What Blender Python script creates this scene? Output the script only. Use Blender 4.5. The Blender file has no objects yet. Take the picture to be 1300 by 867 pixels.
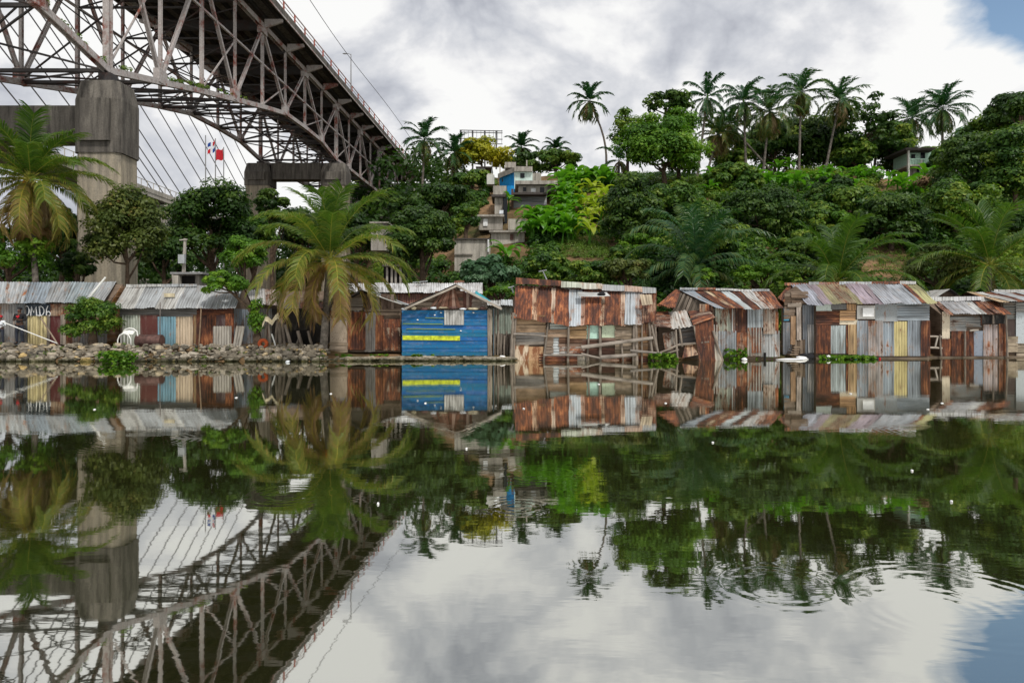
import bpy, math, random
import numpy as np
from mathutils import Vector, Matrix, noise as mnoise
random.seed(7)
rng = np.random.default_rng(11)
R = math.radians
S = bpy.context.scene
COL = S.collection
FPX, YH, CH = 900.0, 413.0, 1.6
def P(x, y, Y):
    return Vector(((x-650)/FPX*Y, Y, CH-(y-YH)/FPX*Y))
def U(a, b): return random.uniform(a, b)
V = Vector

# ------------------------------------------------------------------ terrain
def interp(x, xs, ys):
    return float(np.interp(x, xs, ys))
def shore(a):
    return interp(a, [-.8, -.27, -.25, -.01, .0, .2, .25, .39, .58, .75], [31.4, 31.4, 31.7, 31.7, 32.3, 32.3, 33.1, 33.95, 34.95, 36])
def hgt(X, Y):
    a = X/max(Y, 5.0)
    sh = shore(a)
    if Y < sh: return max(-1.6, -(sh-Y)*1.0-.05)
    top = .62 if a < -.25 else .35
    z = interp(Y-sh, [0, .5, 2.6, 8], [-.05, top*.45, top, .75])
    Yb = interp(a, [-.9, -.35, -.25, -.19, -.13, -.05, .1, .8], [150, 150, 118, 78, 54, 45, 42, 42])
    T = interp(a, [-.3, -.2, -.13, -.05, .1, .35, .8], [15, 18, 20.5, 20.5, 19.8, 19.5, 20.5])
    s = min(max((Y-Yb)/50.0, 0), 1)
    z += T*(s*(1.35-.35*s))
    if Y > 40:
        k = min((Y-40)/15.0, 1)
        z += k*.9*mnoise.noise(V((X*.09, Y*.09, 3.3)))*(.4+s)
    return z
def hit(x, y, y0=40.0):
    a = (x-650)/FPX
    Y = y0
    while Y < 170:
        if hgt(a*Y, Y) >= CH-(y-YH)/FPX*Y: break
        Y += .5
    return V((a*Y, Y, hgt(a*Y, Y)))
def proj(p): return (650+p[0]/p[1]*FPX, YH-(p[2]-CH)/p[1]*FPX)

# ------------------------------------------------------------------ node helpers
def newmat(name):
    m = bpy.data.materials.new(name); m.use_nodes = True
    nt = m.node_tree; nt.nodes.clear()
    return m, nt, nt.nodes, nt.links
def N(nt, t, **kw):
    n = nt.nodes.new(t)
    for k, v in kw.items():
        if k.startswith('i_'):
            n.inputs[k[2:].replace('_', ' ')].default_value = v
        else: setattr(n, k, v)
    return n
def L(nt, a, b): nt.links.new(a, b)
def ramp(nt, fac, stops, interp_='LINEAR'):
    r = nt.nodes.new('ShaderNodeValToRGB'); cr = r.color_ramp; cr.interpolation = interp_
    while len(cr.elements) < len(stops): cr.elements.new(.5)
    for e, (p, c) in zip(cr.elements, stops):
        e.position = p; e.color = (*c, 1) if len(c) == 3 else c
    L(nt, fac, r.inputs[0]); return r.outputs[0]
def mixc(nt, f, a, b, mode='MIX'):
    m = nt.nodes.new('ShaderNodeMix'); m.data_type = 'RGBA'; m.blend_type = mode
    for s, v in ((m.inputs[0], f), (m.inputs[6], a), (m.inputs[7], b)):
        if hasattr(v, 'links'): L(nt, v, s)
        elif isinstance(v, (int, float)): s.default_value = v
        else: s.default_value = (*v, 1)
    return m.outputs[2]
def mth(nt, op, a, b=None, c=None, clamp=False):
    m = nt.nodes.new('ShaderNodeMath'); m.operation = op; m.use_clamp = clamp
    for i, v in enumerate((a, b, c)):
        if v is None: continue
        if hasattr(v, 'links'): L(nt, v, m.inputs[i])
        else: m.inputs[i].default_value = v
    return m.outputs[0]
def mapping(nt, vec, sc=(1, 1, 1), loc=(0, 0, 0)):
    m = nt.nodes.new('ShaderNodeMapping'); m.inputs['Scale'].default_value = sc; m.inputs['Location'].default_value = loc
    L(nt, vec, m.inputs[0]); return m.outputs[0]
def noise(nt, vec, scale, detail=4, rough=.55, dist=0):
    n = nt.nodes.new('ShaderNodeTexNoise'); n.inputs['Scale'].default_value = scale
    n.inputs['Detail'].default_value = detail; n.inputs['Roughness'].default_value = rough
    n.inputs['Distortion'].default_value = dist
    L(nt, vec, n.inputs['Vector']); return n.outputs[0]
def bump(nt, h, st, dist=.01, nrm=None):
    b = nt.nodes.new('ShaderNodeBump'); b.inputs['Strength'].default_value = st; b.inputs['Distance'].default_value = dist
    L(nt, h, b.inputs['Height'])
    if nrm: L(nt, nrm, b.inputs['Normal'])
    return b.outputs[0]
def prin(nt, col, rough=.7, metal=0, nrm=None, spec=.3):
    b = nt.nodes.new('ShaderNodeBsdfPrincipled')
    for k, v in (('Base Color', col), ('Roughness', rough), ('Metallic', metal), ('Specular IOR Level', spec)):
        if hasattr(v, 'links'): L(nt, v, b.inputs[k])
        elif k == 'Base Color': b.inputs[k].default_value = (*v, 1)
        else: b.inputs[k].default_value = v
    if nrm: L(nt, nrm, b.inputs['Normal'])
    o = nt.nodes.new('ShaderNodeOutputMaterial'); L(nt, b.outputs[0], o.inputs[0]); return b
def objrand_uv(nt):
    tc = nt.nodes.new('ShaderNodeTexCoord'); oi = nt.nodes.new('ShaderNodeObjectInfo')
    off = mth(nt, 'MULTIPLY', oi.outputs['Random'], 37.0)
    cb = nt.nodes.new('ShaderNodeCombineXYZ'); L(nt, off, cb.inputs[0]); L(nt, off, cb.inputs[1]); L(nt, off, cb.inputs[2])
    ad = nt.nodes.new('ShaderNodeVectorMath'); ad.operation = 'ADD'
    L(nt, tc.outputs['UV'], ad.inputs[0]); L(nt, cb.outputs[0], ad.inputs[1])
    return ad.outputs[0], oi, tc
def attr(nt, name='tint'):
    a = nt.nodes.new('ShaderNodeAttribute'); a.attribute_name = name; return a.outputs['Fac']

# ------------------------------------------------------------------ materials
M = {}
def mat_sheet():
    # painted or galvanised corrugated iron; object colour = paint, object alpha = how rusty
    m, nt, *_ = newmat('corrugated_iron'); uv, oi, tc = objrand_uv(nt)
    base = oi.outputs['Color']; rust = oi.outputs['Alpha']
    streak = noise(nt, mapping(nt, uv, (7, .9, 1)), 1.0, 6, .65, .3)
    blot = noise(nt, mapping(nt, uv, (1.6, 1.1, 1)), 1.0, 7, .65, .6)
    fine = noise(nt, uv, 22, 4, .7)
    s = mth(nt, 'ADD', mth(nt, 'MULTIPLY', streak, .45), mth(nt, 'MULTIPLY', blot, .55))
    s = mth(nt, 'ADD', s, mth(nt, 'MULTIPLY', mth(nt, 'SUBTRACT', fine, .5), .22))
    # rust threshold: rust 0 -> .75, rust 1 -> .25
    th = mth(nt, 'SUBTRACT', .625, mth(nt, 'MULTIPLY', rust, .35))
    mask = mth(nt, 'MULTIPLY', mth(nt, 'SUBTRACT', s, th), 14.0, clamp=True)
    rc = ramp(nt, noise(nt, mapping(nt, uv, (5, 1.3, 1), (9, 4, 0)), 1.0, 6, .7), [(.3, (.022, .010, .008)), (.45, (.075, .027, .016)), (.56, (.2, .066, .026)), (.68, (.42, .18, .075))])
    pale = mixc(nt, mth(nt, 'MULTIPLY', streak, .8), base, mixc(nt, .35, base, (.55, .55, .53)))
    dark = ramp(nt, noise(nt, mapping(nt, uv, (9, .6, 1), (3, 3, 0)), 1.0, 5, .6), [(.32, (.28, .26, .24)), (.5, (.86, .86, .86)), (.7, (1.12, 1.12, 1.12))])
    pale = mixc(nt, .9, pale, dark, 'MULTIPLY')
    grime = ramp(nt, fine, [(.3, (.72, .7, .66)), (.6, (1, 1, 1))])
    pale = mixc(nt, .6, pale, grime, 'MULTIPLY')
    fringe = mth(nt, 'MULTIPLY', mth(nt, 'SUBTRACT', s, mth(nt, 'SUBTRACT', th, .05)), 9.0, clamp=True)
    pale = mixc(nt, mth(nt, 'MULTIPLY', fringe, .6), pale, (.36, .22, .12))
    big = ramp(nt, noise(nt, mapping(nt, uv, (.7, .5, 1), (11, 3, 0)), 1.0, 3, .5), [(.35, (.6, .58, .56)), (.6, (1.1, 1.1, 1.1))])
    tone = ramp(nt, mth(nt, 'FRACT', mth(nt, 'MULTIPLY', oi.outputs['Random'], 7.31)), [(0, (.55, .5, .48)), (.5, (1, 1, 1)), (1, (1.35, 1.3, 1.25))])
    rc = mixc(nt, 1.0, rc, tone, 'MULTIPLY')
    col = mixc(nt, .8, mixc(nt, mask, pale, rc), big, 'MULTIPLY')
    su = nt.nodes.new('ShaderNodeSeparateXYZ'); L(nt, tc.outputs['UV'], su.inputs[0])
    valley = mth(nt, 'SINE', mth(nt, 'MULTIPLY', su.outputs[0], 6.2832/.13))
    valley_shade = mth(nt, 'MULTIPLY', mth(nt, 'MULTIPLY', mth(nt, 'ADD', mth(nt, 'MULTIPLY', valley, -.5), .5), ramp(nt, streak, [(.35, (1, 1, 1)), (.65, (.35, .35, .35))])), .55)  # valley shade put into the colour so ridges read, broken up by streaks
    col = mixc(nt, valley_shade, col, mixc(nt, 1.0, col, (.34, .32, .3), 'MULTIPLY'))
    prin(nt, col, mth(nt, 'ADD', mth(nt, 'MULTIPLY', mask, .3), .48), 0, bump(nt, fine, .25, .006), .4)
    return m
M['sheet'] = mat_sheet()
def mat_smooth():
    m, nt, *_ = newmat('painted_boarding'); uv, oi, tc = objrand_uv(nt)
    n1 = noise(nt, mapping(nt, uv, (1.2, 3.5, 1)), 1.3, 7, .7, .4)
    n2 = noise(nt, uv, 14, 5, .7)
    c = mixc(nt, ramp(nt, n1, [(.5, (0, 0, 0)), (.75, (1, 1, 1))]), oi.outputs['Color'], mixc(nt, .22, oi.outputs['Color'], (.5, .47, .42)))
    c = mixc(nt, ramp(nt, n2, [(.3, (.8, .8, .8)), (.45, (0, 0, 0))]), c, (.08, .055, .04))
    c = mixc(nt, ramp(nt, mth(nt, 'ADD', n1, mth(nt, 'MULTIPLY', oi.outputs['Alpha'], .3)), [(.7, (0, 0, 0)), (.8, (1, 1, 1))]), c, (.2, .08, .035))
    prin(nt, c, .7, 0, bump(nt, n2, .3, .006)); return m
M['smooth'] = mat_smooth()
def mat_wood():
    m, nt, *_ = newmat('weathered_planks'); uv, oi, tc = objrand_uv(nt)
    g = noise(nt, mapping(nt, uv, (1.5, 26, 1)), 1.0, 6, .65, .4)
    b = noise(nt, uv, 1.7, 5, .6)
    t = attr(nt)
    base = mixc(nt, mth(nt, 'MULTIPLY', t, .65), oi.outputs['Color'], (.2, .18, .16))
    c = mixc(nt, .9, base, ramp(nt, g, [(.25, (.3, .27, .25)), (.5, (.95, .93, .9)), (.75, (1.3, 1.25, 1.2))]), 'MULTIPLY')
    c = mixc(nt, 1.0, c, ramp(nt, t, [(0, (.55, .55, .55)), (1, (1.35, 1.3, 1.25))]), 'MULTIPLY')
    c = mixc(nt, .7, c, ramp(nt, b, [(.3, (.45, .42, .4)), (.6, (1.1, 1.1, 1.1))]), 'MULTIPLY')
    prin(nt, c, .85, 0, bump(nt, g, .5, .006), .15); return m
M['wood'] = mat_wood()
def mat_conc(name, c0, c1, stain, streaky=1.0):
    m, nt, *_ = newmat(name); uv, oi, tc = objrand_uv(nt)
    ob = tc.outputs['Object']
    a = noise(nt, mapping(nt, ob, (1, 1, .35)), .8, 7, .65, .5)
    b = noise(nt, mapping(nt, ob, (2.2, 2.2, .22)), 1.4, 6, .65)
    f = noise(nt, ob, 9, 6, .7)
    c = mixc(nt, ramp(nt, a, [(.35, (0, 0, 0)), (.65, (1, 1, 1))]), c0, c1)
    c = mixc(nt, mth(nt, 'MULTIPLY', ramp(nt, b, [(.42, (0, 0, 0)), (.66, (1, 1, 1))]), streaky), c, stain)
    c = mixc(nt, .7, c, ramp(nt, f, [(.3, (.65, .64, .62)), (.6, (1.08, 1.08, 1.08))]), 'MULTIPLY')
    prin(nt, c, .9, 0, bump(nt, f, .5, .02), .15); return m
M['concrete'] = mat_conc('weathered_concrete', (.40, .345, .26), (.29, .26, .21), (.08, .072, .06), .6)
M['concrete_dark'] = mat_conc('blackened_concrete', (.17, .155, .135), (.10, .09, .08), (.03, .028, .026), .75)
M['render'] = mat_conc('grey_block_render', (.33, .305, .27), (.44, .41, .36), (.12, .11, .095), .7)
M['pale_render'] = mat_conc('stained_pale_render', (.52, .49, .43), (.40, .37, .32), (.15, .14, .12), .7)
M['plaster_blue'] = mat_conc('blue_plaster', (.015, .22, .55), (.02, .3, .62), (.02, .12, .3), .5)
M['plaster_mint'] = mat_conc('mint_plaster', (.5, .68, .62), (.62, .72, .68), (.3, .4, .36), .4)
M['plaster_white'] = mat_conc('white_plaster', (.62, .62, .58), (.5, .5, .46), (.25, .24, .2), .5)
def mat_steel(name, c0, c1, rustc, rr=(.52, .62)):
    m, nt, *_ = newmat(name); uv, oi, tc = objrand_uv(nt); ob = tc.outputs['Object']
    a = noise(nt, ob, .55, 6, .65); f = noise(nt, ob, 6, 5, .7)
    c = mixc(nt, a, c0, c1)
    c = mixc(nt, ramp(nt, mth(nt, 'ADD', mth(nt, 'MULTIPLY', a, .6), mth(nt, 'MULTIPLY', noise(nt, mapping(nt, ob, (1, 1, 1), (5, 5, 5)), 2.5, 6, .7), .4)), [(rr[0], (0, 0, 0)), (rr[1], (1, 1, 1))]), c, rustc)
    c = mixc(nt, .8, c, ramp(nt, f, [(.3, (.55, .53, .5)), (.6, (1.05, 1.05, 1.05))]), 'MULTIPLY')
    prin(nt, c, .65, .1, bump(nt, f, .2, .01)); return m
M['steel'] = mat_steel('bridge_steel_grey_paint', (.50, .46, .45), (.32, .29, .275), (.23, .07, .05), (.5, .6))
M['steel_shaded'] = mat_steel('bridge_steel_shaded', (.06, .055, .055), (.035, .032, .031), (.06, .026, .02), (.5, .65))  # near-black copy of the bridge steel; underside shade put into its colour
M['rail_red'] = mat_steel('faded_red_rail_paint', (.42, .08, .06), (.4, .16, .12), (.2, .1, .08))
M['rail_grey'] = mat_steel('pale_rail_paint', (.45, .36, .33), (.35, .28, .26), (.3, .12, .1))
def simple(name, col, rough=.6, var=.25, metal=0, spec=.3):
    m, nt, *_ = newmat(name); tc = nt.nodes.new('ShaderNodeTexCoord')
    f = noise(nt, tc.outputs['Object'], 5, 5, .65)
    c = mixc(nt, 1.0, col, ramp(nt, f, [(.25, (1-var*1.6,)*3), (.65, (1+var*.3,)*3)]), 'MULTIPLY')
    prin(nt, c, rough, metal, None, spec); M[name] = m; return m
simple('asphalt_grey', (.06, .06, .06)); simple('black_cloth', (.015, .015, .018), .9); simple('skin_brown', (.09, .045, .028), .55)
simple('cloth_white', (.7, .74, .78), .9); simple('red_cloth', (.5, .02, .03), .9); simple('flag_blue', (.01, .05, .25), .8); simple('denim', (.03, .035, .05), .9)
simple('white_plastic', (.75, .75, .72), .35, .15); simple('pole_grey', (.25, .25, .25), .6); simple('glass_dark', (.01, .012, .014), .15)
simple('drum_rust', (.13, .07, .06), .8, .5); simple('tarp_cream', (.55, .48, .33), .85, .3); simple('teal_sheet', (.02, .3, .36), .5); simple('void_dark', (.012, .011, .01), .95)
simple('rubber_orange', (.42, .08, .02), .7); simple('coconut', (.5, .2, .02), .5); simple('paint_white', (.75, .76, .76), .8, .3); simple('paint_yellow', (.55, .62, .03), .6, .5)
simple('turquoise_bag', (.05, .35, .42), .6); simple('trunk_grey', (.19, .165, .14), .95, .6); simple('trunk_brown', (.11, .075, .05), .95, .6); simple('roof_tile_dark', (.07, .06, .055), .9)
simple('mint_paint', (.42, .62, .5), .7); simple('insulator_grey', (.35, .37, .38), .5); simple('foam_white', (.8, .8, .8), .8, .1); simple('wire_black', (.03, .03, .03), .6)
simple('cable_grey', (.13, .13, .14), .6)
def mat_leaf(name, stops, transl=.35, gloss=.45):
    m, nt, *_ = newmat(name)
    t = attr(nt)
    c = ramp(nt, t, stops)
    b = nt.nodes.new('ShaderNodeBsdfPrincipled'); L(nt, c, b.inputs['Base Color']); b.inputs['Roughness'].default_value = gloss
    b.inputs['Specular IOR Level'].default_value = .22
    tr = nt.nodes.new('ShaderNodeBsdfTranslucent'); L(nt, mixc(nt, 1.0, c, (1.3, 1.5, .6), 'MULTIPLY'), tr.inputs[0])
    mx = nt.nodes.new('ShaderNodeMixShader'); mx.inputs[0].default_value = transl
    L(nt, b.outputs[0], mx.inputs[1]); L(nt, tr.outputs[0], mx.inputs[2])
    o = nt.nodes.new('ShaderNodeOutputMaterial'); L(nt, mx.outputs[0], o.inputs[0]); M[name] = m; return m
mat_leaf('leaf_wild', [(0, (.015, .045, .010)), (.4, (.05, .118, .015)), (.7, (.11, .19, .022)), (1, (.23, .28, .035))])
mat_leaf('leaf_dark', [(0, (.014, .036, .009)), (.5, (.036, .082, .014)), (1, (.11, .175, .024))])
mat_leaf('leaf_bright', [(0, (.03, .09, .010)), (.5, (.09, .20, .016)), (1, (.21, .33, .03))])
mat_leaf('leaf_yellow', [(0, (.12, .16, .012)), (.5, (.3, .3, .015)), (1, (.5, .42, .02))])
mat_leaf('leaf_olive', [(0, (.03, .055, .015)), (.5, (.08, .11, .025)), (.85, (.15, .17, .04)), (1, (.22, .13, .05))])
mat_leaf('leaf_silver', [(0, (.03, .08, .035)), (.6, (.08, .16, .08)), (1, (.2, .3, .18))])
mat_leaf('leaf_banana', [(0, (.035, .13, .012)), (.5, (.09, .24, .02)), (.8, (.2, .34, .03)), (1, (.55, .55, .05))], .4, .35)
mat_leaf('leaf_banana_yellow', [(0, (.10, .22, .02)), (.5, (.28, .36, .035)), (1, (.55, .54, .08))], .4, .4)
mat_leaf('frond', [(0, (.035, .085, .013)), (.35, (.08, .145, .02)), (.6, (.155, .185, .03)), (.8, (.27, .21, .05)), (1, (.25, .145, .075))], .35, .4)
mat_leaf('frond_dark', [(0, (.012, .05, .02)), (.4, (.03, .09, .03)), (.7, (.09, .13, .03)), (.9, (.18, .16, .04)), (1, (.16, .09, .05))], .25, .35)
mat_leaf('grass_leaf', [(0, (.05, .11, .015)), (.6, (.12, .2, .03)), (1, (.2, .24, .07))])
mat_leaf('dry_leaf', [(0, (.1, .06, .035)), (.6, (.2, .12, .07)), (1, (.3, .22, .12))], .2, .8)
mat_leaf('rachis', [(0, (.14, .18, .03)), (.3, (.3, .27, .03)), (1, (.5, .32, .04))], .0, .5)
def mat_ground():
    m, nt, *_ = newmat('soil_and_bank'); tc = nt.nodes.new('ShaderNodeTexCoord'); ob = tc.outputs['Object']
    a = noise(nt, ob, .25, 7, .65); f = noise(nt, ob, 3.5, 7, .7)
    c = ramp(nt, a, [(.35, (.05, .06, .02)), (.5, (.16, .11, .06)), (.66, (.3, .19, .11))])
    c = mixc(nt, .9, c, ramp(nt, f, [(.3, (.4, .38, .35)), (.65, (1.2, 1.15, 1.1))]), 'MULTIPLY')
    prin(nt, c, .95, 0, bump(nt, f, .7, .15), .1); return m
M['ground'] = mat_ground()
def mat_rock():
    m, nt, *_ = newmat('rubble_stone'); tc = nt.nodes.new('ShaderNodeTexCoord'); ob = tc.outputs['Object']; t = attr(nt)
    c = ramp(nt, t, [(0, (.07, .065, .055)), (.4, (.22, .19, .15)), (.7, (.38, .34, .29)), (1, (.52, .38, .18))])
    f = noise(nt, ob, 9, 6, .7)
    c = mixc(nt, .9, c, ramp(nt, f, [(.3, (.45, .43, .4)), (.65, (1.15, 1.15, 1.1))]), 'MULTIPLY')
    sp = nt.nodes.new('ShaderNodeSeparateXYZ'); g = nt.nodes.new('ShaderNodeNewGeometry'); L(nt, g.outputs['Position'], sp.inputs[0])
    wet = ramp(nt, mth(nt, 'ADD', sp.outputs[2], mth(nt, 'MULTIPLY', f, .25)), [(.16, (.16, .18, .1)), (.34, (1, 1, 1))])
    c = mixc(nt, 1.0, c, wet, 'MULTIPLY')
    prin(nt, c, .9, 0, bump(nt, f, .6, .03), .2); return m
M['rock'] = mat_rock()
def mat_water():
    m, nt, *_ = newmat('murky_river_water'); tc = nt.nodes.new('ShaderNodeTexCoord'); ob = tc.outputs['Object']
    h1 = noise(nt, mapping(nt, ob, (.9, 1.9, 1)), 1.3, 3, .5, .3)
    h2 = noise(nt, mapping(nt, ob, (1.0, 2.6, 1)), 5.0, 2, .5, .2)
    h3 = noise(nt, mapping(nt, ob, (.12, .2, 1)), 1.0, 3, .5)
    # calmer and rougher patches
    amp = ramp(nt, h3, [(.38, (.25, .25, .25)), (.62, (1, 1, 1))])
    h = mth(nt, 'MULTIPLY', mth(nt, 'ADD', mth(nt, 'MULTIPLY', h1, .0014), mth(nt, 'MULTIPLY', h2, .0003)), amp)
    sp = nt.nodes.new('ShaderNodeSeparateXYZ'); L(nt, ob, sp.inputs[0])
    for (px, py, r0, wid, A) in ((655, 644, .20, .12, .0016), (368, 628, .3, .16, .0016), (985, 742, .33, .10, .0016), (1215, 765, .60, .12, .0016), (1190, 778, .30, .2, .0010), (690, 600, .3, .2, .0012), (175, 560, .6, .3, .0016), (560, 545, .5, .4, .0014), (1180, 548, .5, .4, .0016)):
        Yc = FPX*CH/(py-YH); Xc = (px-650)/FPX*Yc
        dx = mth(nt, 'SUBTRACT', sp.outputs[0], Xc); dy = mth(nt, 'SUBTRACT', sp.outputs[1], Yc)
        r = mth(nt, 'SQRT', mth(nt, 'ADD', mth(nt, 'MULTIPLY', dx, dx), mth(nt, 'MULTIPLY', dy, dy)))
        q = mth(nt, 'DIVIDE', mth(nt, 'SUBTRACT', r, r0), wid)
        env = mth(nt, 'EXPONENT', mth(nt, 'MULTIPLY', mth(nt, 'MULTIPLY', q, q), -1.0))
        w = mth(nt, 'MULTIPLY', mth(nt, 'MULTIPLY', mth(nt, 'SINE', mth(nt, 'MULTIPLY', r, 60.0)), env), A*.075)
        h = mth(nt, 'ADD', h, w)
    nb = bump(nt, h, 1.0, 1.0)
    gl = nt.nodes.new('ShaderNodeBsdfGlossy'); gl.inputs['Roughness'].default_value = .022; gl.inputs['Color'].default_value = (.94, .94, .89, 1); L(nt, nb, gl.inputs['Normal'])
    df = nt.nodes.new('ShaderNodeBsdfDiffuse'); df.inputs['Color'].default_value = (.024, .026, .008, 1)
    fr = nt.nodes.new('ShaderNodeFresnel'); fr.inputs['IOR'].default_value = 1.33; L(nt, nb, fr.inputs['Normal'])
    fac = mth(nt, 'ADD', mth(nt, 'MULTIPLY', fr.outputs[0],   .38), .60, clamp=True)
    mx = nt.nodes.new('ShaderNodeMixShader'); L(nt, fac, mx.inputs[0]); L(nt, df.outputs[0], mx.inputs[1]); L(nt, gl.outputs[0], mx.inputs[2])
    o = nt.nodes.new('ShaderNodeOutputMaterial'); L(nt, mx.outputs[0], o.inputs[0]); return m
M['water'] = mat_water()

# ------------------------------------------------------------------ mesh builder
class MB:
    def __init__(s): s.v = []; s.f = []; s.uv = []; s.t = []; s.ct = .5
    def poly(s, pts, uv=None, t=None):
        i = len(s.v); s.v += [tuple(p) for p in pts]; s.f.append(tuple(range(i, i+len(pts))))
        s.uv += uv if uv else [(p[0]+p[1], p[2]) for p in pts]
        s.t.append(s.ct if t is None else t)
    def box8(s, c, t=None):   # corners: bottom 0-3 ccw, top 4-7
        for q in ((0, 3, 2, 1), (4, 5, 6, 7), (0, 1, 5, 4), (1, 2, 6, 5), (2, 3, 7, 6), (3, 0, 4, 7)):
            a, b, d = V(c[q[0]]), V(c[q[1]]), V(c[q[3]])
            w, h = (b-a).length, (d-a).length
            uv = [(0, 0), (w, 0), (w, h), (0, h)] if w >= h or True else None
            s.poly([c[k] for k in q], uv, t)
    def box(s, x0, x1, y0, y1, z0, z1, t=None):
        s.box8([(x0, y0, z0), (x1, y0, z0), (x1, y1, z0), (x0, y1, z0), (x0, y0, z1), (x1, y0, z1), (x1, y1, z1), (x0, y1, z1)], t)
    def beam(s, p, q, w, h=None, up=(0, 0, 1), t=None, w2=None):
        p, q = V(p), V(q); h = h or w; w2 = w2 or w
        d = (q-p); 
        if d.length < 1e-5: return
        ln = d.length; d.normalize(); sd = d.cross(V(up))
        if sd.length < .02: sd = d.cross(V((1, 0, 0)))
        sd.normalize(); u = sd.cross(d)
        r = w2/w
        c = [p-sd*w/2-u*h/2, p+sd*w/2-u*h/2, p+sd*w/2+u*h/2, p-sd*w/2+u*h/2]
        e = [q-sd*w2/2-u*h*r/2, q+sd*w2/2-u*h*r/2, q+sd*w2/2+u*h*r/2, q-sd*w2/2+u*h*r/2]
        for k in range(4):
            k2 = (k+1) % 4; ww = w if k % 2 == 0 else h
            s.poly([c[k], c[k2], e[k2], e[k]], [(0, 0), (0, ww), (ln, ww), (ln, 0)], t)
        s.poly(c[::-1], None, t); s.poly(e, None, t)
    def ibeam(s, p, q, w, h, up=(0, 0, 1)):
        p, q = V(p), V(q); d = (q-p).normalized(); sd = d.cross(V(up))
        if sd.length < .02: sd = d.cross(V((1, 0, 0)))
        sd.normalize(); u = sd.cross(d); th = min(w, h)*.16
        s.beam(p-sd*(w/2-th/2), q-sd*(w/2-th/2), th, h, up); s.beam(p+sd*(w/2-th/2), q+sd*(w/2-th/2), th, h, up)
        s.beam(p, q, w-2*th-.004, th, up)
    def tube(s, pts, rad, n=7, t=None, cap=True):
        pts = [V(p) for p in pts]
        if not hasattr(rad, '__len__'): rad = [rad]*len(pts)
        rings = []; prev = None
        for i, p in enumerate(pts):
            d = (pts[min(i+1, len(pts)-1)]-pts[max(i-1, 0)]).normalized()
            a = d.orthogonal() if prev is None else (prev-d*prev.dot(d))
            a.normalize(); prev = a; b = d.cross(a)
            rings.append([p+(a*math.cos(6.2832*k/n)+b*math.sin(6.2832*k/n))*rad[i] for k in range(n)])
        base = len(s.v); acc = 0
        for r in rings: s.v += [tuple(x) for x in r]
        for i in range(len(rings)-1):
            ln = (pts[i+1]-pts[i]).length
            for k in range(n):
                k2 = (k+1) % n; a = base+i*n
                s.f.append((a+k, a+k2, a+n+k2, a+n+k)); w = 6.28*rad[i]/n
                s.uv += [(acc, k*w), (acc, k*w+w), (acc+ln, k*w+w), (acc+ln, k*w)]; s.t.append(s.ct if t is None else t)
            acc += ln
        if cap:
            s.poly(rings[0][::-1], None, t); s.poly(rings[-1], None, t)
    def sheet(s, a, b, c, d, per=.13, amp=.022, along='v', warp=.02, rows=5, t=None, ragged=0.0):
        # a-b bottom edge, d-c top edge; along='v': ridges run a->d
        a, b, c, d = V(a), V(b), V(c), V(d)
        if along == 'h': a, b, c, d = b, c, d, a
        w = ((b-a).length+(c-d).length)/2; h = ((d-a).length+(c-b).length)/2
        nu = max(4, int(w/per*4)); nrm = (b-a).cross(d-a).normalized(); sd = U(0, 99)
        base = len(s.v)
        for j in range(rows+1):
            fj = j/rows
            for i in range(nu+1):
                fi = i/nu
                p = (a*(1-fi)+b*fi)*(1-fj)+(d*(1-fi)+c*fi)*fj
                k = amp*math.sin(fi*w/per*6.2832)
                k += warp*mnoise.noise(V((fi*w*.9+sd, fj*h*.9, sd)))*1.6
                p = p+nrm*k
                if ragged and j == 0: p = p-(d-a).normalized()*ragged*(.5+mnoise.noise(V((fi*w*2.5+sd, 0, 1))))
                s.v.append(tuple(p))
        for j in range(rows):
            for i in range(nu):
                q = base+j*(nu+1)+i; s.f.append((q, q+1, q+nu+2, q+nu+1))
                u0, u1, v0, v1 = i/nu*w, (i+1)/nu*w, j/rows*h, (j+1)/rows*h
                s.uv += [(u0, v0), (u1, v0), (u1, v1), (u0, v1)]; s.t.append(.5 if t is None else t)
    def planks(s, a, b, c, d, pw=.16, along='h', thick=.025, gapp=.04, jit=.02):
        # boards filling quad a b c d (a-b bottom, d-c top)
        a, b, c, d = V(a), V(b), V(c), V(d)
        if along == 'v': a, b, c, d = b, c, d, a
        h = ((d-a).length+(c-b).length)/2; n = max(1, round(h/pw)); nrm = (b-a).cross(d-a).normalized()
        for i in range(n):
            if random.random() < gapp and n > 3: continue
            f0, f1 = (i+.04)/n, (i+.96)/n; j1, j2 = U(-jit, jit), U(-jit, jit)
            p0, p1 = a.lerp(d, f0), b.lerp(c, f0); q0, q1 = a.lerp(d, f1), b.lerp(c, f1)
            e = (b-a).normalized(); u = (d-a).normalized()
            p0, q0 = p0-e*U(0, .05)+u*j1, q0-e*U(0, .05)+u*j1; p1, q1 = p1+e*U(0, .05)+u*j2, q1+e*U(0, .05)+u*j2
            o = nrm*U(0, .02); w = (p1-p0).length; hh = (q0-p0).length; t = random.random()
            A = [p0+o, p1+o, q1+o, q0+o]; B = [x+nrm*thick for x in A]
            uv = [(0, 0), (w, 0), (w, hh), (0, hh)]; r = U(0, 9); uv = [(x+r, y+r) for x, y in uv]
            s.poly(B, uv, t); s.poly(A[::-1], uv[::-1], t)
            for k in range(4):
                k2 = (k+1) % 4; s.poly([A[k], A[k2], B[k2], B[k]], [(r, r), (r+w, r), (r+w, r+.02), (r, r+.02)], t)
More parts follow.
